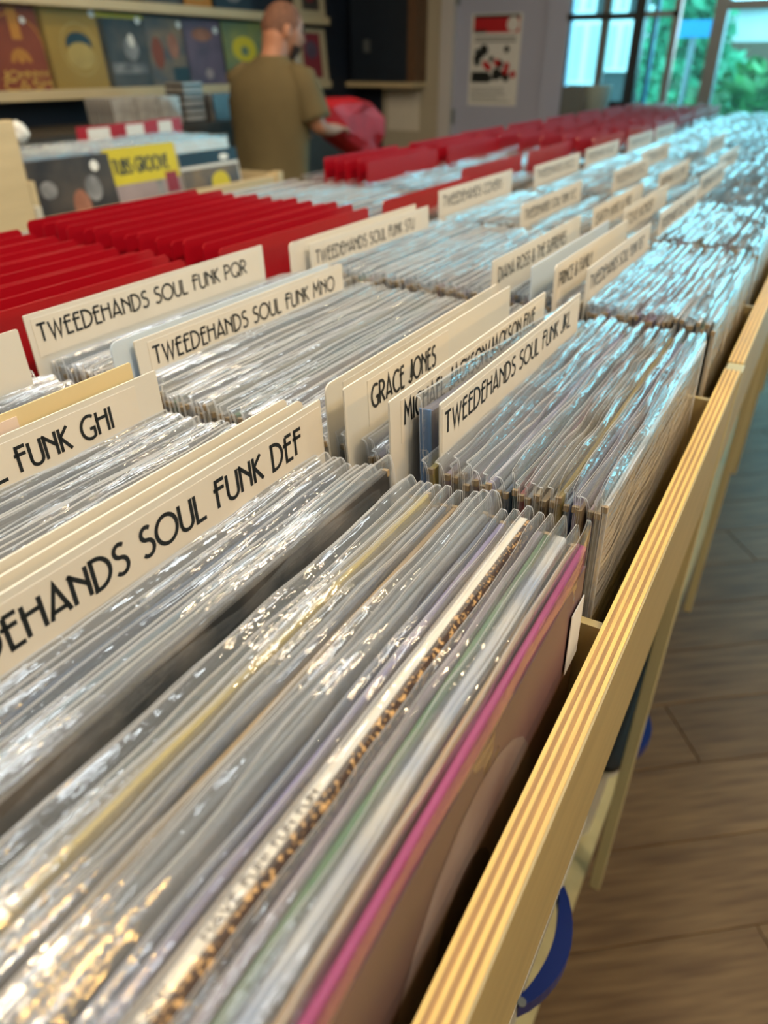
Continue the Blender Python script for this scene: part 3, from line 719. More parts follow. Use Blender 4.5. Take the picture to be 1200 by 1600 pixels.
bm = bmesh.new(); disc(bm, .01, .195, .032, -.0030, 24, .05); link('cover_picture', mesh('cover_picture', bm, plain('print_dark', (.10, .06, .06), .4, noise=.4, nscale=18)), fj)
bm = bmesh.new(); box(bm, .133, .1545, -.0042, -.0036, .246, .286); link('price_sticker', mesh('price_sticker', bm, 'sticker', bevel=.0003), first)

# tall blue record standing between cards of the second bin
t, j = record(XB[1] + SW / 2 - .005, foot(.1795, lean_at(.1795)), lean_at(.1795), 'navy', 'tall dark record with blue spine end standing behind the JKL card', 'sleeved records in the second bin', col=(.10, .12, .22), dz=.026, jdx=0, jm=jacket_mesh(.0072, 'jacket', 'jacket', False), sm=sleeve_mesh(77, t=.0074))
t.rotation_euler.y = R(3.6)
boxobj('spine', (-JW / 2 - .0012, -JW / 2 + .0005, -.0039, .0039, 0, JH), plain('spine_blue', (.13, .25, .48), .4, noise=.15, nscale=20), j)
tm = text_mesh('lettering', 'EPIC', 0, .016, -.0016, .0036, 0, 'white_ink', .16)
lo = link('lettering', tm, j, (-JW / 2 - .0014, 0, JH - .026), (0, R(90), R(-90)))

# ---- all the records further along the table, on its far side and in the display beyond: too many to count
rows = bmesh.new(); colr = rows.loops.layers.color.new('Col')
def row_record(xm, y, zf, lean, c, seed, nx=9):
    r_ = random.Random(seed); cl, sl = math.cos(lean), math.sin(lean)
    def P(x, yy, z): return (xm + x, y + yy * cl + z * sl, zf + z * cl - yy * sl)
    t = .0034; n0 = len(rows.faces)
    vs = [rows.verts.new(P(*q)) for q in ((-JW / 2, -t / 2, 0), (JW / 2, -t / 2, 0), (JW / 2, t / 2, 0), (-JW / 2, t / 2, 0), (-JW / 2, -t / 2, JH), (JW / 2, -t / 2, JH), (JW / 2, t / 2, JH), (-JW / 2, t / 2, JH))]
    fs = [rows.faces.new([vs[i] for i in f]) for f in ((4, 5, 6, 7), (0, 1, 5, 4), (1, 2, 6, 5), (2, 3, 7, 6), (3, 0, 4, 7))]
    for f in fs:
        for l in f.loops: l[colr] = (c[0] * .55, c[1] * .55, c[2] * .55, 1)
    b0, a0, ph, ph2 = r_.uniform(0, 38), r_.uniform(8, 26), r_.random() * 6.28, r_.random() * 6.28
    top = SH + r_.uniform(-.003, .003)
    g = []
    for z in (.18, JH - .002, JH + (top - JH) * .5, top):
        row = []
        for i in range(nx + 1):
            u = i / nx; q = max(0, (z - JH) / (top - JH)); th = R(b0 + a0 * math.sin(u * 11 + ph) + 5 * math.sin(u * 29 + ph2))
            Lz = (top - JH) * q
            row.append(rows.verts.new(P(-SW / 2 + SW * u, -t / 2 - .0005 + Lz * math.sin(th * q * .8) + t * .4 * q, z + Lz * (math.cos(th * q * .8) - 1))))
        g.append(row)
    for a, b_ in zip(g, g[1:]):
        for i in range(nx):
            f = rows.faces.new((a[i], a[i + 1], b_[i + 1], b_[i])); f.material_index = 1; f.smooth = True
    lip = [rows.verts.new(v.co + Vector((0, 0, .0009))) for v in g[-1]]
    for i in range(nx): rows.faces.new((g[-1][i], g[-1][i + 1], lip[i + 1], lip[i])).material_index = 2
sd = 100
for b in range(3, 12):
    y = .061 if b > 3 else .196
    while y < .512:
        if not any(abs(c - y) < .004 for c, _ in cards.get(b, [])):
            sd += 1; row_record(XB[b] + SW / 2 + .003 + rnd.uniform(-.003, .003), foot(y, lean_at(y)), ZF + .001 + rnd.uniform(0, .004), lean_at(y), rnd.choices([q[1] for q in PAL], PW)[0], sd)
        y += .0060 * rnd.uniform(.85, 1.15)
# far side of the table: bins offset along it
BB = [.60 + .36 * k for k in range(-2, 10)]
reds = {}
for k, x0 in enumerate(BB):
    kk = k - 2
    ys = []
    if kk in (-2, -1, 0): ys = [.556 + .0235 * i for i in range(14)]
    elif kk == 1: ys = [.56]
    elif kk in (2, 3): ys = [.60, .80, .825, .85, .875, .90]
    else: ys = [.56, .60, .64, .70, .76, .82, .88, .93]
    reds[kk] = ys
    y = .556
    while y < .965:
        if not any(abs(c - y) < .004 for c in ys) and abs(y - YM) > .02:
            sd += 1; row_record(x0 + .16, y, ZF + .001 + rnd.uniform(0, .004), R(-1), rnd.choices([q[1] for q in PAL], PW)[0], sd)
        y += (.0085 if kk < 2 else .011) * rnd.uniform(.85, 1.15)
me = bpy.data.meshes.new('record_rows')
bmesh.ops.recalc_face_normals(rows, faces=[f for f in rows.faces if f.material_index == 0])
rows.to_mesh(me); rows.free()
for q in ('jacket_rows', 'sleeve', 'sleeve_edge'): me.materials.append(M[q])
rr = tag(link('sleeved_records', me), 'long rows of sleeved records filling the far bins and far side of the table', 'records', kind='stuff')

# red plastic dividers on the far side
bm = bmesh.new(); box(bm, -.155, .155, -.0007, .0007, 0, 1.0)
RED = {}
def red_card(x, y, ztop, label, wd=.31):
    key = (round(ztop, 3), wd)
    if key not in RED:
        bm = bmesh.new(); H = ztop - ZF - .001
        pts = [(-wd / 2, 0), (wd / 2, 0), (wd / 2, H - .004), (wd / 2 - .004, H), (-wd / 2 + .004, H), (-wd / 2, H - .004)]
        a_ = [bm.verts.new((px, -.0008, pz)) for px, pz in pts]; b_ = [bm.verts.new((px, .0008, pz)) for px, pz in pts]
        bm.faces.new(a_); bm.faces.new(b_[::-1])
        for i in range(6): bm.faces.new((a_[i], b_[i], b_[(i + 1) % 6], a_[(i + 1) % 6]))
        RED[key] = mesh('red_divider', bm, 'red_plastic')
    o = link('red_divider', RED[key], None, (x, y, ZF + .001), (R(rnd.uniform(-.3, .3)), 0, R(rnd.uniform(-.4, .4))))
    return tag(o, label, 'divider', 'red plastic dividers on the far side of the table')
sect = {-2: 'leftmost block at the picture edge', -1: 'left block behind the PQR card', 0: 'right end of the large red block', 1: 'gap behind the STU card', 2: 'middle red block below the red bag',
        3: 'red block before the white door', 4: 'red block right of the door', 5: 'far red row, fifth bin', 6: 'far red row, sixth bin', 7: 'far red row, seventh bin', 8: 'far red row, eighth bin', 9: 'farthest red row by the facade'}
for kk, ys in reds.items():
    for n, y in enumerate(ys):
        x = BB[kk + 2] + .165 + rnd.uniform(-.004, .004)
        red_card(x, y, Zt(-.168 + .0022 * (n * 7 % 3 - 1) + (.004 if kk > 1 else 0)), '%s red divider from the aisle, %s' % (ordinal(n + 1), sect[kk]))

# ------------------------------------------------------------------ storage boxes on the lower shelf
def storage_box(label, x0, x1, zr, handle_x, lid, y0=.044):
    """x0..x1 along the table, rim height zr, stands on the lower shelf"""
    z0 = ZL + .02; wx, cx = x1 - x0, (x0 + x1) / 2; hh = zr - z0
    t = thing('storage_box', label, 'box', (cx, .30, z0), group='plastic storage boxes under the table')
    def rr(w_, d, r_, z, n=6):
        out = []
        for qx, qy, a0 in ((w_ / 2 - r_, d / 2 - r_, 0), (-w_ / 2 + r_, d / 2 - r_, 90), (-w_ / 2 + r_, -d / 2 + r_, 180), (w_ / 2 - r_, -d / 2 + r_, 270)):
            out += [(qx + r_ * math.cos(R(a0 + 90 * i / n)), qy + r_ * math.sin(R(a0 + 90 * i / n)), z) for i in range(n + 1)]
        return out
    d = (.30 - y0) * 2
    bm = bmesh.new(); loft(bm, [rr(wx * .90, d * .90, .03, .001), rr(wx * .96, d * .95, .03, hh * .93), rr(wx, d, .03, hh * .93 + .001), rr(wx, d, .03, hh)])
    link('body', mesh('body', bm, 'box_plastic', smooth=False), t)
    bm = bmesh.new(); loft(bm, [rr(wx + .004, d + .004, .03, hh + .0005), rr(wx + .004, d + .004, .03, hh + .010), rr(wx - .03, d - .03, .02, hh + .012)])
    link('lid', mesh('lid', bm, lid), t)
    # curved clip handle on the end towards the aisle
    bm = bmesh.new(); n = 12; hl = .062; pr = .024
    outer = [(-hl + 2 * hl * i / n, -d / 2 - .004 - pr * math.sin(math.pi * i / n) ** .8) for i in range(n + 1)]
    inner = [(-hl * .86 + 2 * hl * .86 * i / n, -d / 2 - .001 - pr * .45 * math.sin(math.pi * i / n) ** .8) for i in range(n + 1)]
    for z0_, z1_ in ((-.012, .006),):
        a_ = [bm.verts.new((x, y, z0_)) for x, y in outer]; b_ = [bm.verts.new((x, y, z1_)) for x, y in outer]
        c_ = [bm.verts.new((x, y, z0_)) for x, y in inner]; d_ = [bm.verts.new((x, y, z1_)) for x, y in inner]
        for i in range(n):
            for f in ((a_[i], a_[i + 1], b_[i + 1], b_[i]), (c_[i + 1], c_[i], d_[i], d_[i + 1]), (b_[i], b_[i + 1], d_[i + 1], d_[i]), (a_[i + 1], a_[i], c_[i], c_[i + 1])): bm.faces.new(f)
        bm.faces.new((a_[0], b_[0], d_[0], c_[0])); bm.faces.new((a_[n], c_[n], d_[n], b_[n]))
    hd = link('clip_handle', mesh('clip_handle', bm, 'blue_plastic'), t, (handle_x - cx, 0, hh + .004)); hd['label'] = 'blue curved clip handle'
    bm = bmesh.new(); tube(bm, [(-hl * .92, -d / 2 - .005, .0062), (-hl * .92, -d / 2 - .005, .0078)], .004, 10); link('rivet', mesh('rivet', bm, 'grey_metal'), hd)
storage_box('pale plastic storage box with blue clip handle, under the nearest table section', .12, .545, CZ - .69, .375, 'box_plastic', .052)
storage_box('storage box with black lid and blue clip handle beyond the first upright', .825, 1.23, CZ - .955, .925, 'black_plastic', .050)

# ================================================================== display island beyond the table
YI = 2.0
i0, i1 = onY(66, 345, YI).x, onY(430, 268, YI).x
zi = onY(250, 308, YI).z
isl = thing('display_bin', 'cream wooden record display bin beyond the red dividers', 'display bin', (i0, YI, 0))
LI = i1 - i0
boxobj('front_board', (0, LI, 0, .02, .62, zi), 'cream_wood', isl, bevel=.002)
boxobj('side_panel', (LI - .02, LI, .021, .84, .62, zi + .01), 'cream_wood', isl)
boxobj('side_panel', (0, .02, .021, .84, .62, zi + .10), 'cream_wood', isl)
boxobj('corner_post', (LI + .001, LI + .04, -.01, .03, 0, zi + .012), 'cream_wood', isl, bevel=.002)
boxobj('corner_post', (0, .04, .03, .07, 0, .62), 'cream_wood', isl)
boxobj('bin_floor', (.021, LI - .021, .021, .84, .87, .888), 'cream_wood', isl)
boxobj('back_board', (0, LI, .841, .86, .62, zi + .02), 'cream_wood', isl)
boxobj('base', (.05, LI - .05, .06, .82, 0, .62), 'dark_base', isl)
# tall end panel of the neighbouring display at the left
e0 = onY(60, 352, 1.9)
ep = thing('display_end_panel', 'tall cream wooden end panel at the left picture edge beyond the red dividers', 'panel', (e0.x, 1.9, 0))
boxobj('board', (-.45, 0, 0, .025, 0, onY(14, 188, 1.9).z), 'cream_wood', ep, bevel=.002)
boxobj('edge_strip', (.001, .022, -.002, .03, 0, onY(66, 322, 1.9).z), 'box_plastic', ep, bevel=.001)
bw = thing('white_bag', 'crumpled white paper bag behind the tall end panel', 'bag', (onY(28, 190, 2.1).x, 2.12, 1.245))
bm = bmesh.new(); bmesh.ops.create_icosphere(bm, subdivisions=3, radius=.11)
for v in bm.verts: v.co = .30 * Vector((v.co.x * 1.2, v.co.y * .8, v.co.z * .9 + .099)) * (1 + .12 * math.sin(v.co.x * 60 + v.co.z * 40) * math.sin(v.co.y * 55))
link('bag_body', mesh('bag_body', bm, 'sticker'), bw)

def cover(name, label, x0, x1, z0, z1, y, mat, lean=R(8), t=.006, parts=(), sleeve=False, group='record covers on display', cat='record', spine=None):
    wd, H = x1 - x0, z1 - z0
    o = thing(name, label, cat, ((x0 + x1) / 2, y, z0), (-lean, 0, 0), group)
    j = boxobj('jacket', (-wd / 2, wd / 2, 0, t, 0, H), mat, o, bevel=.0008)
    for i, (nm, mt, kind, a) in enumerate(parts):
        bm = bmesh.new(); yy = -.0005 - .0002 * i
        if kind == 'disc':
            disc(bm, a[0] * wd / 2, a[1] * H, a[2] * wd, yy, 24, a[3] * H)
        elif kind == 'rect':
            v = [bm.verts.new((px * wd / 2, yy, pz * H)) for px, pz in ((a[0], a[2]), (a[1], a[2]), (a[1], a[3]), (a[0], a[3]))]; bm.faces.new(v)
        elif kind == 'ring':
            for k in range(a[4] if len(a) > 4 else 24):
                n = 24; t0, t1 = R(a[5] + (a[6] - a[5]) * k / n), R(a[5] + (a[6] - a[5]) * (k + 1) / n)
                v = [bm.verts.new((a[0] * wd / 2 + r_ * wd * math.cos(tt), yy, a[1] * H + r_ * wd * math.sin(tt))) for r_, tt in ((a[2], t0), (a[3], t0), (a[3], t1), (a[2], t1))]; bm.faces.new(v)
        elif kind == 'text':
            bm.free(); link(nm, text_mesh(nm, a[0], a[1] * wd / 2, a[2] * wd / 2, a[3] * H, a[4] * H, yy, mt, .2), j); continue
        link(nm, mesh(nm, bm, mt), j)
    if sleeve:
        boxobj('sleeve', (-wd / 2 - .003, wd / 2 + .003, -.0035, -.003, -.0, H + .008), 'sleeve_clear', o)
    return o
plain('art_dark', (.025, .025, .03), .35, spec=.2, col2=(.09, .075, .065), nscale=7)
plain('art_skin', (.38, .17, .11), .4, spec=.2, col2=(.2, .08, .05), nscale=14)
plain('art_yellow', (.62, .52, .03), .4, spec=.2, noise=.1, nscale=9)
plain('art_lilac', (.36, .29, .30), .4, spec=.2, noise=.2, nscale=9)
plain('art_maroon', (.28, .04, .06), .4, spec=.2, noise=.2, nscale=9)
plain('art_white', (.7, .7, .68), .4, spec=.2, noise=.1, nscale=9)
plain('art_brown', (.24, .055, .02), .4, spec=.2, noise=.2, nscale=6)
plain('art_orange', (.50, .22, .03), .4, spec=.2, noise=.2, nscale=9)
plain('art_gold', (.34, .22, .035), .4, spec=.2, noise=.12, nscale=6)
plain('art_goldlight', (.45, .33, .09), .4, spec=.2, noise=.2, nscale=12)
plain('art_grey', (.30, .30, .31), .4, spec=.2, col2=(.08, .08, .09), nscale=14)
plain('art_tan', (.24, .17, .10), .4, spec=.2, col2=(.07, .08, .10), nscale=9)
plain('art_purple', (.16, .11, .17), .4, spec=.2, col2=(.09, .07, .11), nscale=8)
plain('art_green', (.26, .28, .08), .4, spec=.2, col2=(.12, .18, .12), nscale=8)
plain('art_cream', (.55, .46, .30), .45, spec=.2, noise=.1, nscale=9)
yv = YI + .03
ztop = onY(240, 226, yv).z
def px(x, Y=yv, ref=260): return onY(x, ref, Y).x
cover('record', 'dark record cover with pale figures at the left of the display bin', px(44), px(186), .889, onY(115, 246, yv).z, yv, 'art_dark',
      parts=[('picture', 'art_skin', 'disc', (.1, .55, .10, .16)), ('picture', 'art_skin', 'disc', (.05, .36, .14, .18)), ('picture', 'art_grey', 'disc', (-.55, .74, .09, .08)), ('picture', 'art_grey', 'disc', (.45, .70, .10, .12)), ('sticker', 'sticker', 'disc', (.6, .90, .05, .05))])
cover('record', 'yellow and pale lilac record cover with dark title in the display bin', px(179), px(291), .889, ztop, yv + .004, 'art_lilac',
      parts=[('header', 'art_yellow', 'rect', (-1, 1, .66, 1.0)), ('title', 'ink', 'text', ('TUBS GROOVE', -.82, .72, .76, .13)), ('patch', 'art_maroon', 'rect', (.55, .9, .52, .72)), ('patch', 'art_grey', 'rect', (.25, .42, .50, .66))])
cover('record', 'pale record cover with yellow figure at the right of the display bin', px(293), px(384), .889, onY(340, 234, yv).z, yv + .004, 'art_white',
      parts=[('header', 'navy_light', 'rect', (-1, 1, .84, 1.0)), ('picture', 'art_tan', 'rect', (-1, .95, .45, .80)), ('picture', 'art_yellow', 'disc', (.25, .60, .16, .14)), ('sticker', 'sticker', 'disc', (.5, .90, .08, .04))])
# rows behind the covers: each a countable few
grp = 'sleeved records in the display bin'
SM_ = SLEEVES
n = 0
zrow = ztop - .004
for s, (xa, xb, nm) in enumerate(((px(40) + .0, px(186), 'left'), (px(184), px(291), 'middle'), (px(293), px(384), 'right'))):
    for i in range(9):
        t = thing('record', '%s record behind the %s cover of the display bin' % (ordinal(i + 1), nm), 'record', ((xa + xb) / 2 + rnd.uniform(-.01, .01), YI + .075 + .036 * i, .8905), (R(-6), 0, 0), grp)
        t.scale = (.92, 1, (zrow - .8905 + .01) / .33)
        j = link('jacket', JACK[i % 3], t); c = rnd.choices([q[1] for q in PAL], PW)[0]; j.color = (*[min(1, v * .9) for v in c], 1)
        link('sleeve', SM_[(i * 5 + s) % 16], t)
for i, (pa, pb, py, yy, nm) in enumerate(((118, 180, 199, 2.46, 'left'), (180, 232, 193, 2.5, 'middle'), (232, 275, 187, 2.54, 'right'))):
    a, b2 = onY(pa, py, yy), onY(pb, py, yy)
    t = thing('red_divider', 'red divider with white label at the back of the display bin, %s' % nm, 'divider', (a.x, yy, .889), group='red dividers in the display bin')
    boxobj('panel', (0, b2.x - a.x + .03, 0, .002, 0, a.z - .889), 'red_plastic', t)
    boxobj('paper_label', (.05, b2.x - a.x - .03, -.001, -.0001, a.z - .889 - .05, a.z - .889 - .008), 'sticker', t)
# low counter by the wall with CD cases
zc_ = onY(200, 200, 3.0).z
ctr = thing('wall_counter', 'dark low counter along the navy wall under the record shelves', 'counter', (2.2, 2.95, 0))
boxobj('top', (-.3, 2.6, -.02, .5, zc_ - .03, zc_), 'dark_base', ctr); boxobj('body', (-.28, 2.58, -.01, .5, 0, zc_ - .03), 'dark_base', ctr)
bm = bmesh.new(); box(bm, 0, .142, 0, .0102, 0, .125); CDM = mesh('cd_case', bm, 'jewel_case', bevel=.0008)
bm = bmesh.new(); box(bm, 0, .142, 0, .0102, 0, .125); CDD = mesh('cd_case', bm, 'jewel_dark', bevel=.0008)
a = onY(150, 190, 2.98)
for c_ in range(3):
    for i in range(8):
        o = link('cd_case', CDM, None, (a.x + .10 + c_ * .150, 2.965 + .0235 * i, zc_ + .0005), (R(-5), 0, 0))
        tag(o, '%s clear CD case from the front, %s upright row left of the CD stack' % (ordinal(i + 1), ordinal(c_ + 1)), 'CD case', 'upright CD cases on the wall counter')
a = onY(258, 190, 2.98); zs = zc_ + .0005; top = onY(285, 132, 2.98).z; i = 0
while zs < top:
    o = link('cd_case', CDM if i % 3 else CDD, None, (a.x + .01 + rnd.uniform(-.006, .006), 2.88, zs + .0104), (R(-90), 0, 0)); i += 1
    o.rotation_euler = (R(90), 0, R(rnd.uniform(-3, 3))); o.location = (a.x + .15 + rnd.uniform(-.005, .005), 3.10, zs)
    tag(o, '%s CD case from the bottom of the tall stack by the wall' % ordinal(i), 'CD case', 'stacked CD cases on the wall counter'); zs += .0106
a = onY(314, 190, 2.98)
for c_ in range(2):
    for i in range(6):
        o = link('cd_case', CDM if (i + c_) % 2 else CDD, None, (a.x + .105 + c_ * .15, 2.965 + .0235 * i, zc_ + .0005), (R(-5), 0, 0))
        tag(o, '%s CD case from the front, %s upright row right of the CD stack' % (ordinal(i + 1), ordinal(c_ + 1)), 'CD case', 'upright CD cases beside the man')

# ------------------------------------------------------------------ wall shelves with covers
zs1 = onY(250, 139, YB - .13).z; zs2 = onY(400, 22, YB - .13).z
xr = onY(516, 131, YB - .13).x
for z_, lb in ((zs1, 'lower pale wooden wall shelf holding a row of record covers'), (zs2, 'upper pale wooden wall shelf above the row of record covers')):
    s_ = thing('wall_shelf', lb, 'shelf', (0, YB, z_), group='wall shelves')
    boxobj('board', (.9, xr, -.13, -.002, -.03, 0), 'cream_wood', s_, bevel=.002)
    boxobj('lip', (.9, xr, -.145, -.1305, -.03, .014), 'cream_wood', s_, bevel=.001)
def sx(p_): return onY(p_, 120, YB - .10).x
ys_ = YB - .115
def shelf_cover(label, p0, p1, py, mat, parts, t=.006, z=None, **k):
    z0 = (z if z is not None else zs1) + .001
    return cover('record', label, sx(p0), sx(p1), z0, onY((p0 + p1) / 2, py, ys_).z, ys_, mat, R(5), t, parts, group='record covers on the wall shelves', **k)
st = ('sticker', 'sticker', 'disc')
shelf_cover('brown boxed record with golden arcs and gold lettering at the left wall shelf', -10, 85, 8, 'art_brown',
            [('arc_print', 'art_orange', 'ring', (0, .36, .10, .17, 24, 0, 180)), ('arc_print', 'art_orange', 'disc', (0, .42, .07, .07)), ('arc_print', 'art_orange', 'ring', (0, .50, .42, .44, 24, 0, 180)), ('arc_print', 'art_orange', 'rect', (-.12, .2, .62, .98)),
             ('title', 'gold_ink', 'text', ('JOHNNY', -.75, .8, .17, .09)), ('title', 'gold_ink', 'text', ('CASH', -.75, .8, .04, .11)), (*st, (.35, .84, .045, .04))], t=.03)
shelf_cover('gold boxed record with dark arched emblem on the wall shelf', 77, 176, 8, 'art_gold',
            [('emblem', 'ink', 'disc', (.1, .56, .20, .14)), ('emblem', 'art_goldlight', 'disc', (.1, .42, .22, .16)), ('emblem', 'art_goldlight', 'ring', (.1, .50, .27, .29, 24, 0, 360)), (*st, (.7, .92, .05, .045))], t=.035)
shelf_cover('black and white record cover with pale figure on the wall shelf', 167, 238, 22, 'art_dark',
            [('picture', 'art_grey', 'disc', (.25, .55, .16, .16)), ('picture', 'art_white', 'disc', (.3, .66, .07, .09)), ('header', 'art_yellow', 'rect', (-1, 1, .95, 1)), ('picture', 'art_grey', 'rect', (-.7, .8, .22, .36)), (*st, (.75, .93, .06, .05))])
shelf_cover('brown group photo record cover on the wall shelf', 236, 298, 26, 'art_tan',
            [('picture', 'art_brown', 'disc', (-.5, .5, .14, .22)), ('picture', 'art_skin', 'disc', (.3, .6, .13, .18)), ('picture', 'ink', 'rect', (.1, .9, .03, .3)), (*st, (.75, .9, .06, .05))])
shelf_cover('dusky purple record cover on the wall shelf left of the man', 294, 352, 30, 'art_purple',
            [('picture', 'art_skin', 'disc', (0, .78, .26, .10)), ('picture', 'art_lilac', 'disc', (.1, .2, .1, .08)), (*st, (.75, .85, .06, .05))])
shelf_cover('green record cover with yellow flower half hidden by the man', 355, 416, 34, 'art_green', [('picture', 'art_yellow', 'disc', (.0, .58, .3, .2)), ('picture', 'art_green', 'disc', (0, .55, .1, .08))])
shelf_cover('cream record cover with maroon print on the wall shelf right of the man', 464, 512, 44, 'art_cream', [('picture', 'art_maroon', 'rect', (-.55, .6, .10, .92)), ('picture', 'art_purple', 'disc', (0, .62, .2, .16)), ('spine_strip', 'art_white', 'rect', (-1, -.86, .1, .95))], t=.02)
shelf_cover('small gold box on the upper wall shelf near the top picture edge', 300, 340, -60, 'art_orange', [('picture', 'art_gold', 'disc', (0, .5, .3, .3))], z=zs2)
shelf_cover('cream record cover with dark print at the right end of the upper wall shelf', 464, 510, -60, 'art_cream', [('picture', 'art_dark', 'rect', (-.5, .6, .15, .9)), ('picture', 'art_maroon', 'disc', (0, .5, .2, .2))], z=zs2)
shelf_cover('dark record cover on the upper wall shelf at the picture edge', 240, 296, -60, 'art_dark', [('picture', 'art_grey', 'disc', (0, .5, .3, .3))], z=zs2)
shelf_cover('dark blue record cover on the upper wall shelf above the man', 345, 400, -60, 'navy_light', [('picture', 'art_grey', 'disc', (0, .5, .3, .3))], z=zs2)

# ================================================================== the man choosing records
man = thing('person', 'man in olive t-shirt with cropped hair, seen from behind, reaching into red bag', 'person', (3.18, 2.48, 0), (0, 0, R(-84)))
# local: x = his right, y = the way he faces, z up.  One skinned body.
J = {'pelvis': (0, 0, .92), 'spine': (0, .03, 1.10), 'chest': (0, .06, 1.30), 'neck0': (0, .07, 1.43), 'neck1': (.005, .10, 1.48), 'head0': (.01, .125, 1.53), 'head1': (.012, .135, 1.61),
     'rsh': (.17, .06, 1.38), 'rel': (.25, .06, 1.18), 'rwr': (.24, .20, 1.165), 'rhand': (.236, .27, 1.165),
     'lsh': (-.17, .06, 1.38), 'lel': (-.22, .16, 1.13), 'lwr': (-.10, .36, 1.12), 'lhand': (-.08, .43, 1.12),
     'rhip': (.09, 0, .88), 'rkn': (.10, .03, .48), 'ran': (.10, -.02, .09), 'rtoe': (.11, .13, .035),
     'lhip': (-.09, 0, .88), 'lkn': (-.11, .05, .48), 'lan': (-.12, .0, .09), 'ltoe': (-.14, .15, .035)}
RAD = {'pelvis': (.15, .11), 'spine': (.135, .10), 'chest': (.145, .095), 'neck0': (.062, .060), 'neck1': (.062, .062), 'head0': (.075, .085), 'head1': (.070, .082),
       'rsh': .062, 'rel': .042, 'rwr': .029, 'rhand': (.036, .020), 'lsh': .062, 'lel': .042, 'lwr': .029, 'lhand': (.036, .020),
       'rhip': .088, 'rkn': .058, 'ran': .042, 'rtoe': .035, 'lhip': .088, 'lkn': .058, 'lan': .042, 'ltoe': .035}
E_ = [('pelvis', 'spine'), ('spine', 'chest'), ('chest', 'neck0'), ('neck0', 'neck1'), ('neck1', 'head0'), ('head0', 'head1'),
      ('chest', 'rsh'), ('rsh', 'rel'), ('rel', 'rwr'), ('rwr', 'rhand'), ('chest', 'lsh'), ('lsh', 'lel'), ('lel', 'lwr'), ('lwr', 'lhand'),
      ('pelvis', 'rhip'), ('rhip', 'rkn'), ('rkn', 'ran'), ('ran', 'rtoe'), ('pelvis', 'lhip'), ('lhip', 'lkn'), ('lkn', 'lan'), ('lan', 'ltoe')]
V = list(J.values()); idx = {k: i for i, k in enumerate(J)}; ED = [(idx[a], idx[b_]) for a, b_ in E_]; RR = [RAD[k] if isinstance(RAD[k], tuple) else (RAD[k],) * 2 for k in J]
for s, hn in ((1, 'rhand'), (-1, 'lhand')):   # fingers
    hx, hy, hz_ = J[hn]
    for q, ln in enumerate((.060, .072, .076, .066)):
        bx = hx + s * (.027 - .018 * q)
        i0_ = len(V); V += [(bx, hy + .045, hz_), (bx, hy + .045 + ln * .5, hz_ - .006), (bx, hy + .045 + ln * .85, hz_ - .026)]; RR += [(.0095,) * 2, (.0088,) * 2, (.008,) * 2]
        ED += [(idx[hn], i0_), (i0_, i0_ + 1), (i0_ + 1, i0_ + 2)]
    i0_ = len(V); V += [(hx - s * .040, hy + .005, hz_ - .008), (hx - s * .058, hy + .035, hz_ - .018)]; RR += [(.011,) * 2, (.009,) * 2]
    ED += [(idx[hn], i0_), (i0_, i0_ + 1)]
me = bpy.data.meshes.new('body'); me.from_pydata(V, ED, []); me.materials.append(M['skin'])
bod = link('body', me, man)
sk = bod.modifiers.new('skin', 'SKIN'); sk.use_smooth_shade = True
for i, v in enumerate(me.skin_vertices[0].data): v.radius = RR[i]; v.use_root = (i == 0)
bod.modifiers.new('subsurf', 'SUBSURF').levels = 2; bod.modifiers['subsurf'].render_levels = 2
# the head proper: skull, face, ears; turned to his right, looking down
head = link('head', None, man, (.012, .135, 1.475), (R(-12), 0, R(-38)))
bm = bmesh.new(); bmesh.ops.create_uvsphere(bm, u_segments=32, v_segments=24, radius=1)
for v in bm.verts:
    x, y, z = v.co
    yy = y * .100 + (0.006 if y > 0 else 0); zz = z * .118; xx = x * .077
    if z < -.1: xx *= 1 + .30 * (z + .1); yy = yy * (1 + .22 * (z + .1)) + .018 * -(z + .1)
    if y > .75 and abs(x) < .3 and -.35 < z < .15: yy += .020 * (1 - abs(x) / .3) * (1 - abs(z + .15) / .3 if abs(z + .15) < .3 else 0)   # nose
    if y > .7 and .08 < z < .3 and .2 < abs(x) < .6: yy -= .006     # eye sockets
    v.co = (xx, yy, zz + .105)
hd = link('face', mesh('face', bm, 'skin', smooth=True), head)
bm = bmesh.new()
for s in (-1, 1):
    bm2 = bmesh.new(); bmesh.ops.create_uvsphere(bm2, u_segments=12, v_segments=8, radius=1)
    for v in bm2.verts: v.co = (s * .078 + v.co.x * .012, -.004 + v.co.y * .020, .10 + v.co.z * .032)
    tmp = bpy.data.meshes.new('tmp'); bm2.to_mesh(tmp); bm2.free(); bm.from_mesh(tmp); bpy.data.meshes.remove(tmp)
link('ears', mesh('ears', bm, 'skin', smooth=True), head)
bm = bmesh.new(); bmesh.ops.create_uvsphere(bm, u_segments=32, v_segments=24, radius=1)
bmesh.ops.delete(bm, geom=[v for v in bm.verts if v.co.z < -.22 + (.62 * max(0, v.co.y + .1)) or (v.co.y > .55 and v.co.z < .55)], context='VERTS')
for v in bm.verts: v.co = (v.co.x * .0795, v.co.y * .103 + (.006 if v.co.y > 0 else 0), v.co.z * .1205 + .105)
link('hair', mesh('hair', bm, 'hair', smooth=True), head)
bm = bmesh.new(); bmesh.ops.create_uvsphere(bm, u_segments=24, v_segments=16, radius=1)
bmesh.ops.delete(bm, geom=[v for v in bm.verts if v.co.z > -.28 or v.co.y < .0], context='VERTS')
for v in bm.verts:
    z = v.co.z; v.co = (v.co.x * .079 * (1 + .26 * (z + .1)), v.co.y * .106 * (1 + .2 * (z + .1)) + .018 * -(z + .1) + .008, z * .126 + .105)
link('beard', mesh('beard', bm, 'beard', smooth=True), head)
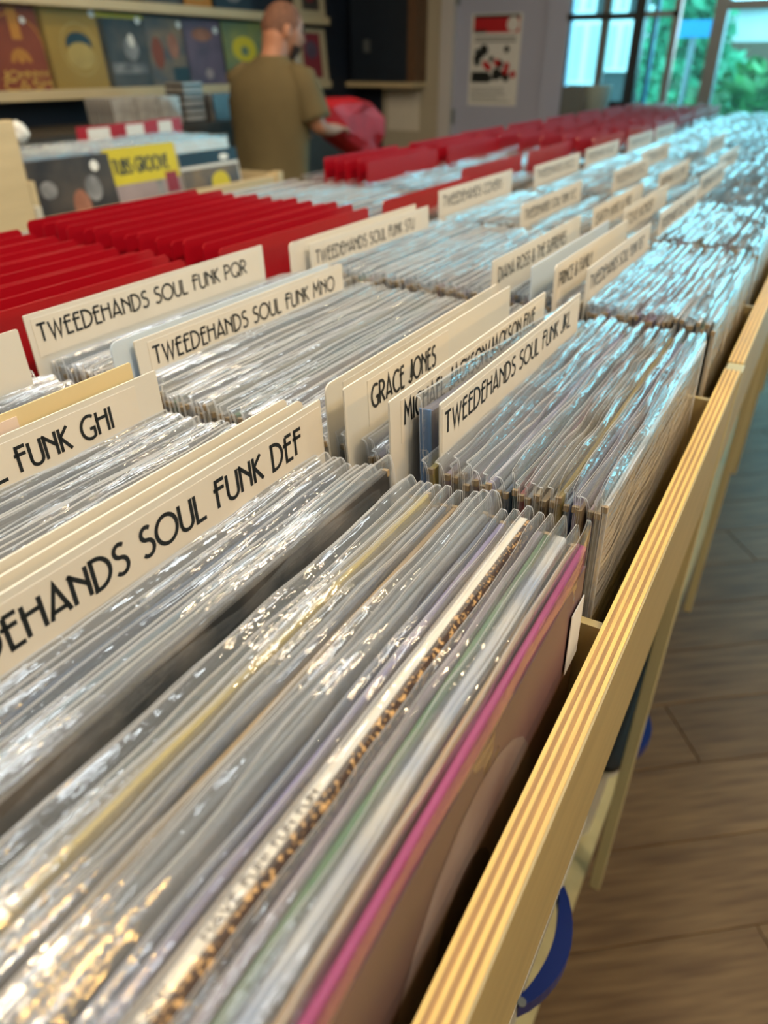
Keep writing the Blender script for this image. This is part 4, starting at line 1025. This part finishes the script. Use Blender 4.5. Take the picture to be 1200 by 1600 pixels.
for s in (-1, 1):
    bm = bmesh.new(); bmesh.ops.create_uvsphere(bm, u_segments=10, v_segments=8, radius=.011)
    link('eye', mesh('eye', bm, 'ink', smooth=True), head, (s * .030, .088, .125))
# t-shirt
def ell(c, rx, ry, n=28, fold=0, ph=0, tilt=0):
    out = []
    for i in range(n):
        a_ = 2 * math.pi * i / n; f = 1 + fold * math.sin(5 * a_ + ph) + fold * .6 * math.sin(9 * a_ + ph * 2)
        out.append((c[0] + rx * f * math.cos(a_), c[1] + ry * f * math.sin(a_), c[2] + tilt * math.sin(a_)))
    return out
bm = bmesh.new()
loft(bm, [ell((0, .00, .80), .208, .152, fold=.045, ph=.3), ell((0, .005, .86), .206, .150, fold=.06, ph=.9), ell((0, .01, .93), .200, .143, fold=.055, ph=1.6), ell((0, .02, 1.00), .196, .138, fold=.05, ph=2.3), ell((0, .03, 1.08), .198, .137, fold=.03, ph=2.9),
          ell((0, .038, 1.16), .204, .139, fold=.02, ph=3.2), ell((0, .05, 1.27), .216, .143, fold=.008), ell((0, .058, 1.34), .224, .136), ell((0, .063, 1.385), .212, .120), ell((0, .068, 1.42), .172, .102), ell((0, .074, 1.445), .125, .088), ell((0, .08, 1.465), .090, .078), ell((0, .083, 1.478), .076, .070)], cap=False)
for s, sh, el in ((1, 'rsh', 'rel'), (-1, 'lsh', 'lel')):
    A, B = Vector(J[sh]), Vector(J[el]); d = B - A
    tube(bm, [A - d * .10 + Vector((-s * .05, 0, .01)), A, A + d * .35, A + d * .72, A + d * .84], [.050, .074, .078, .078, .079], 16)
link('t_shirt', mesh('t_shirt', bm, 'shirt', smooth=True), man)
bm = bmesh.new()
loft(bm, [ell((0, 0, .98), .165, .118), ell((0, 0, .90), .182, .130), ell((0, -.005, .80), .190, .135)], cap=False)
for s in (1, -1):
    k_ = 'r' if s > 0 else 'l'
    A, B, D = [Vector(J[k_ + q]) for q in ('hip', 'kn', 'an')]
    tube(bm, [A + Vector((0, 0, .02)), A * .6 + B * .4, B, B * .5 + D * .5, D + Vector((0, 0, -.03))], [.105, .098, .078, .070, .066], 14)
link('trousers', mesh('trousers', bm, 'trousers', smooth=True), man)
for k_ in 'rl':
    A, T = Vector(J[k_ + 'an']), Vector(J[k_ + 'toe'])
    bm = bmesh.new(); d = (T - A); d.z = 0; d.normalize(); n_ = Vector((-d.y, d.x, 0)); base = Vector((A.x, A.y, 0))
    def ring(z, w_, fl, bl, cut=1):
        return [base + d * (fl * math.cos(2 * math.pi * i / 20) if math.cos(2 * math.pi * i / 20) > 0 else bl * math.cos(2 * math.pi * i / 20)) + n_ * (w_ * math.sin(2 * math.pi * i / 20)) + Vector((0, 0, z)) for i in range(20)]
    loft(bm, [ring(.001, .048, .205, .075), ring(.03, .052, .21, .08), ring(.06, .050, .18, .075), ring(.085, .048, .09, .065), ring(.11, .047, .06, .06)])
    link('shoe', mesh('shoe', bm, 'shoe', smooth=True), man)

# red bag held open by the man
bagc = Vector((3.78, 2.36, 1.14))
bag = thing('red_bag', 'large red shopping bag held open in front of the man', 'bag', bagc, (0, 0, R(0)))
O = [onY(x_, y_, 2.36) - bagc for x_, y_ in ((489, 160), (512, 152), (545, 151), (574, 158), (592, 181), (589, 214), (583, 240), (570, 250), (548, 240), (522, 222), (500, 206), (488, 188))]
bm = bmesh.new(); n = len(O)
ctrp = sum(O, Vector()) / n
def ringb(sc_, dy, jit): return [ctrp + (o - ctrp) * sc_ + Vector((0, dy + jit * math.sin(i * 2.4), 0)) for i, o in enumerate(O)]
loft(bm, [ringb(.45, -.085, .0), ringb(.80, -.075, .022), ringb(.95, -.04, .018), ringb(1.0, .0, .008), ringb(.95, .05, .02), ringb(.5, .07, .0)])
link('bag_body', mesh('bag_body', bm, 'red_cloth'), bag)
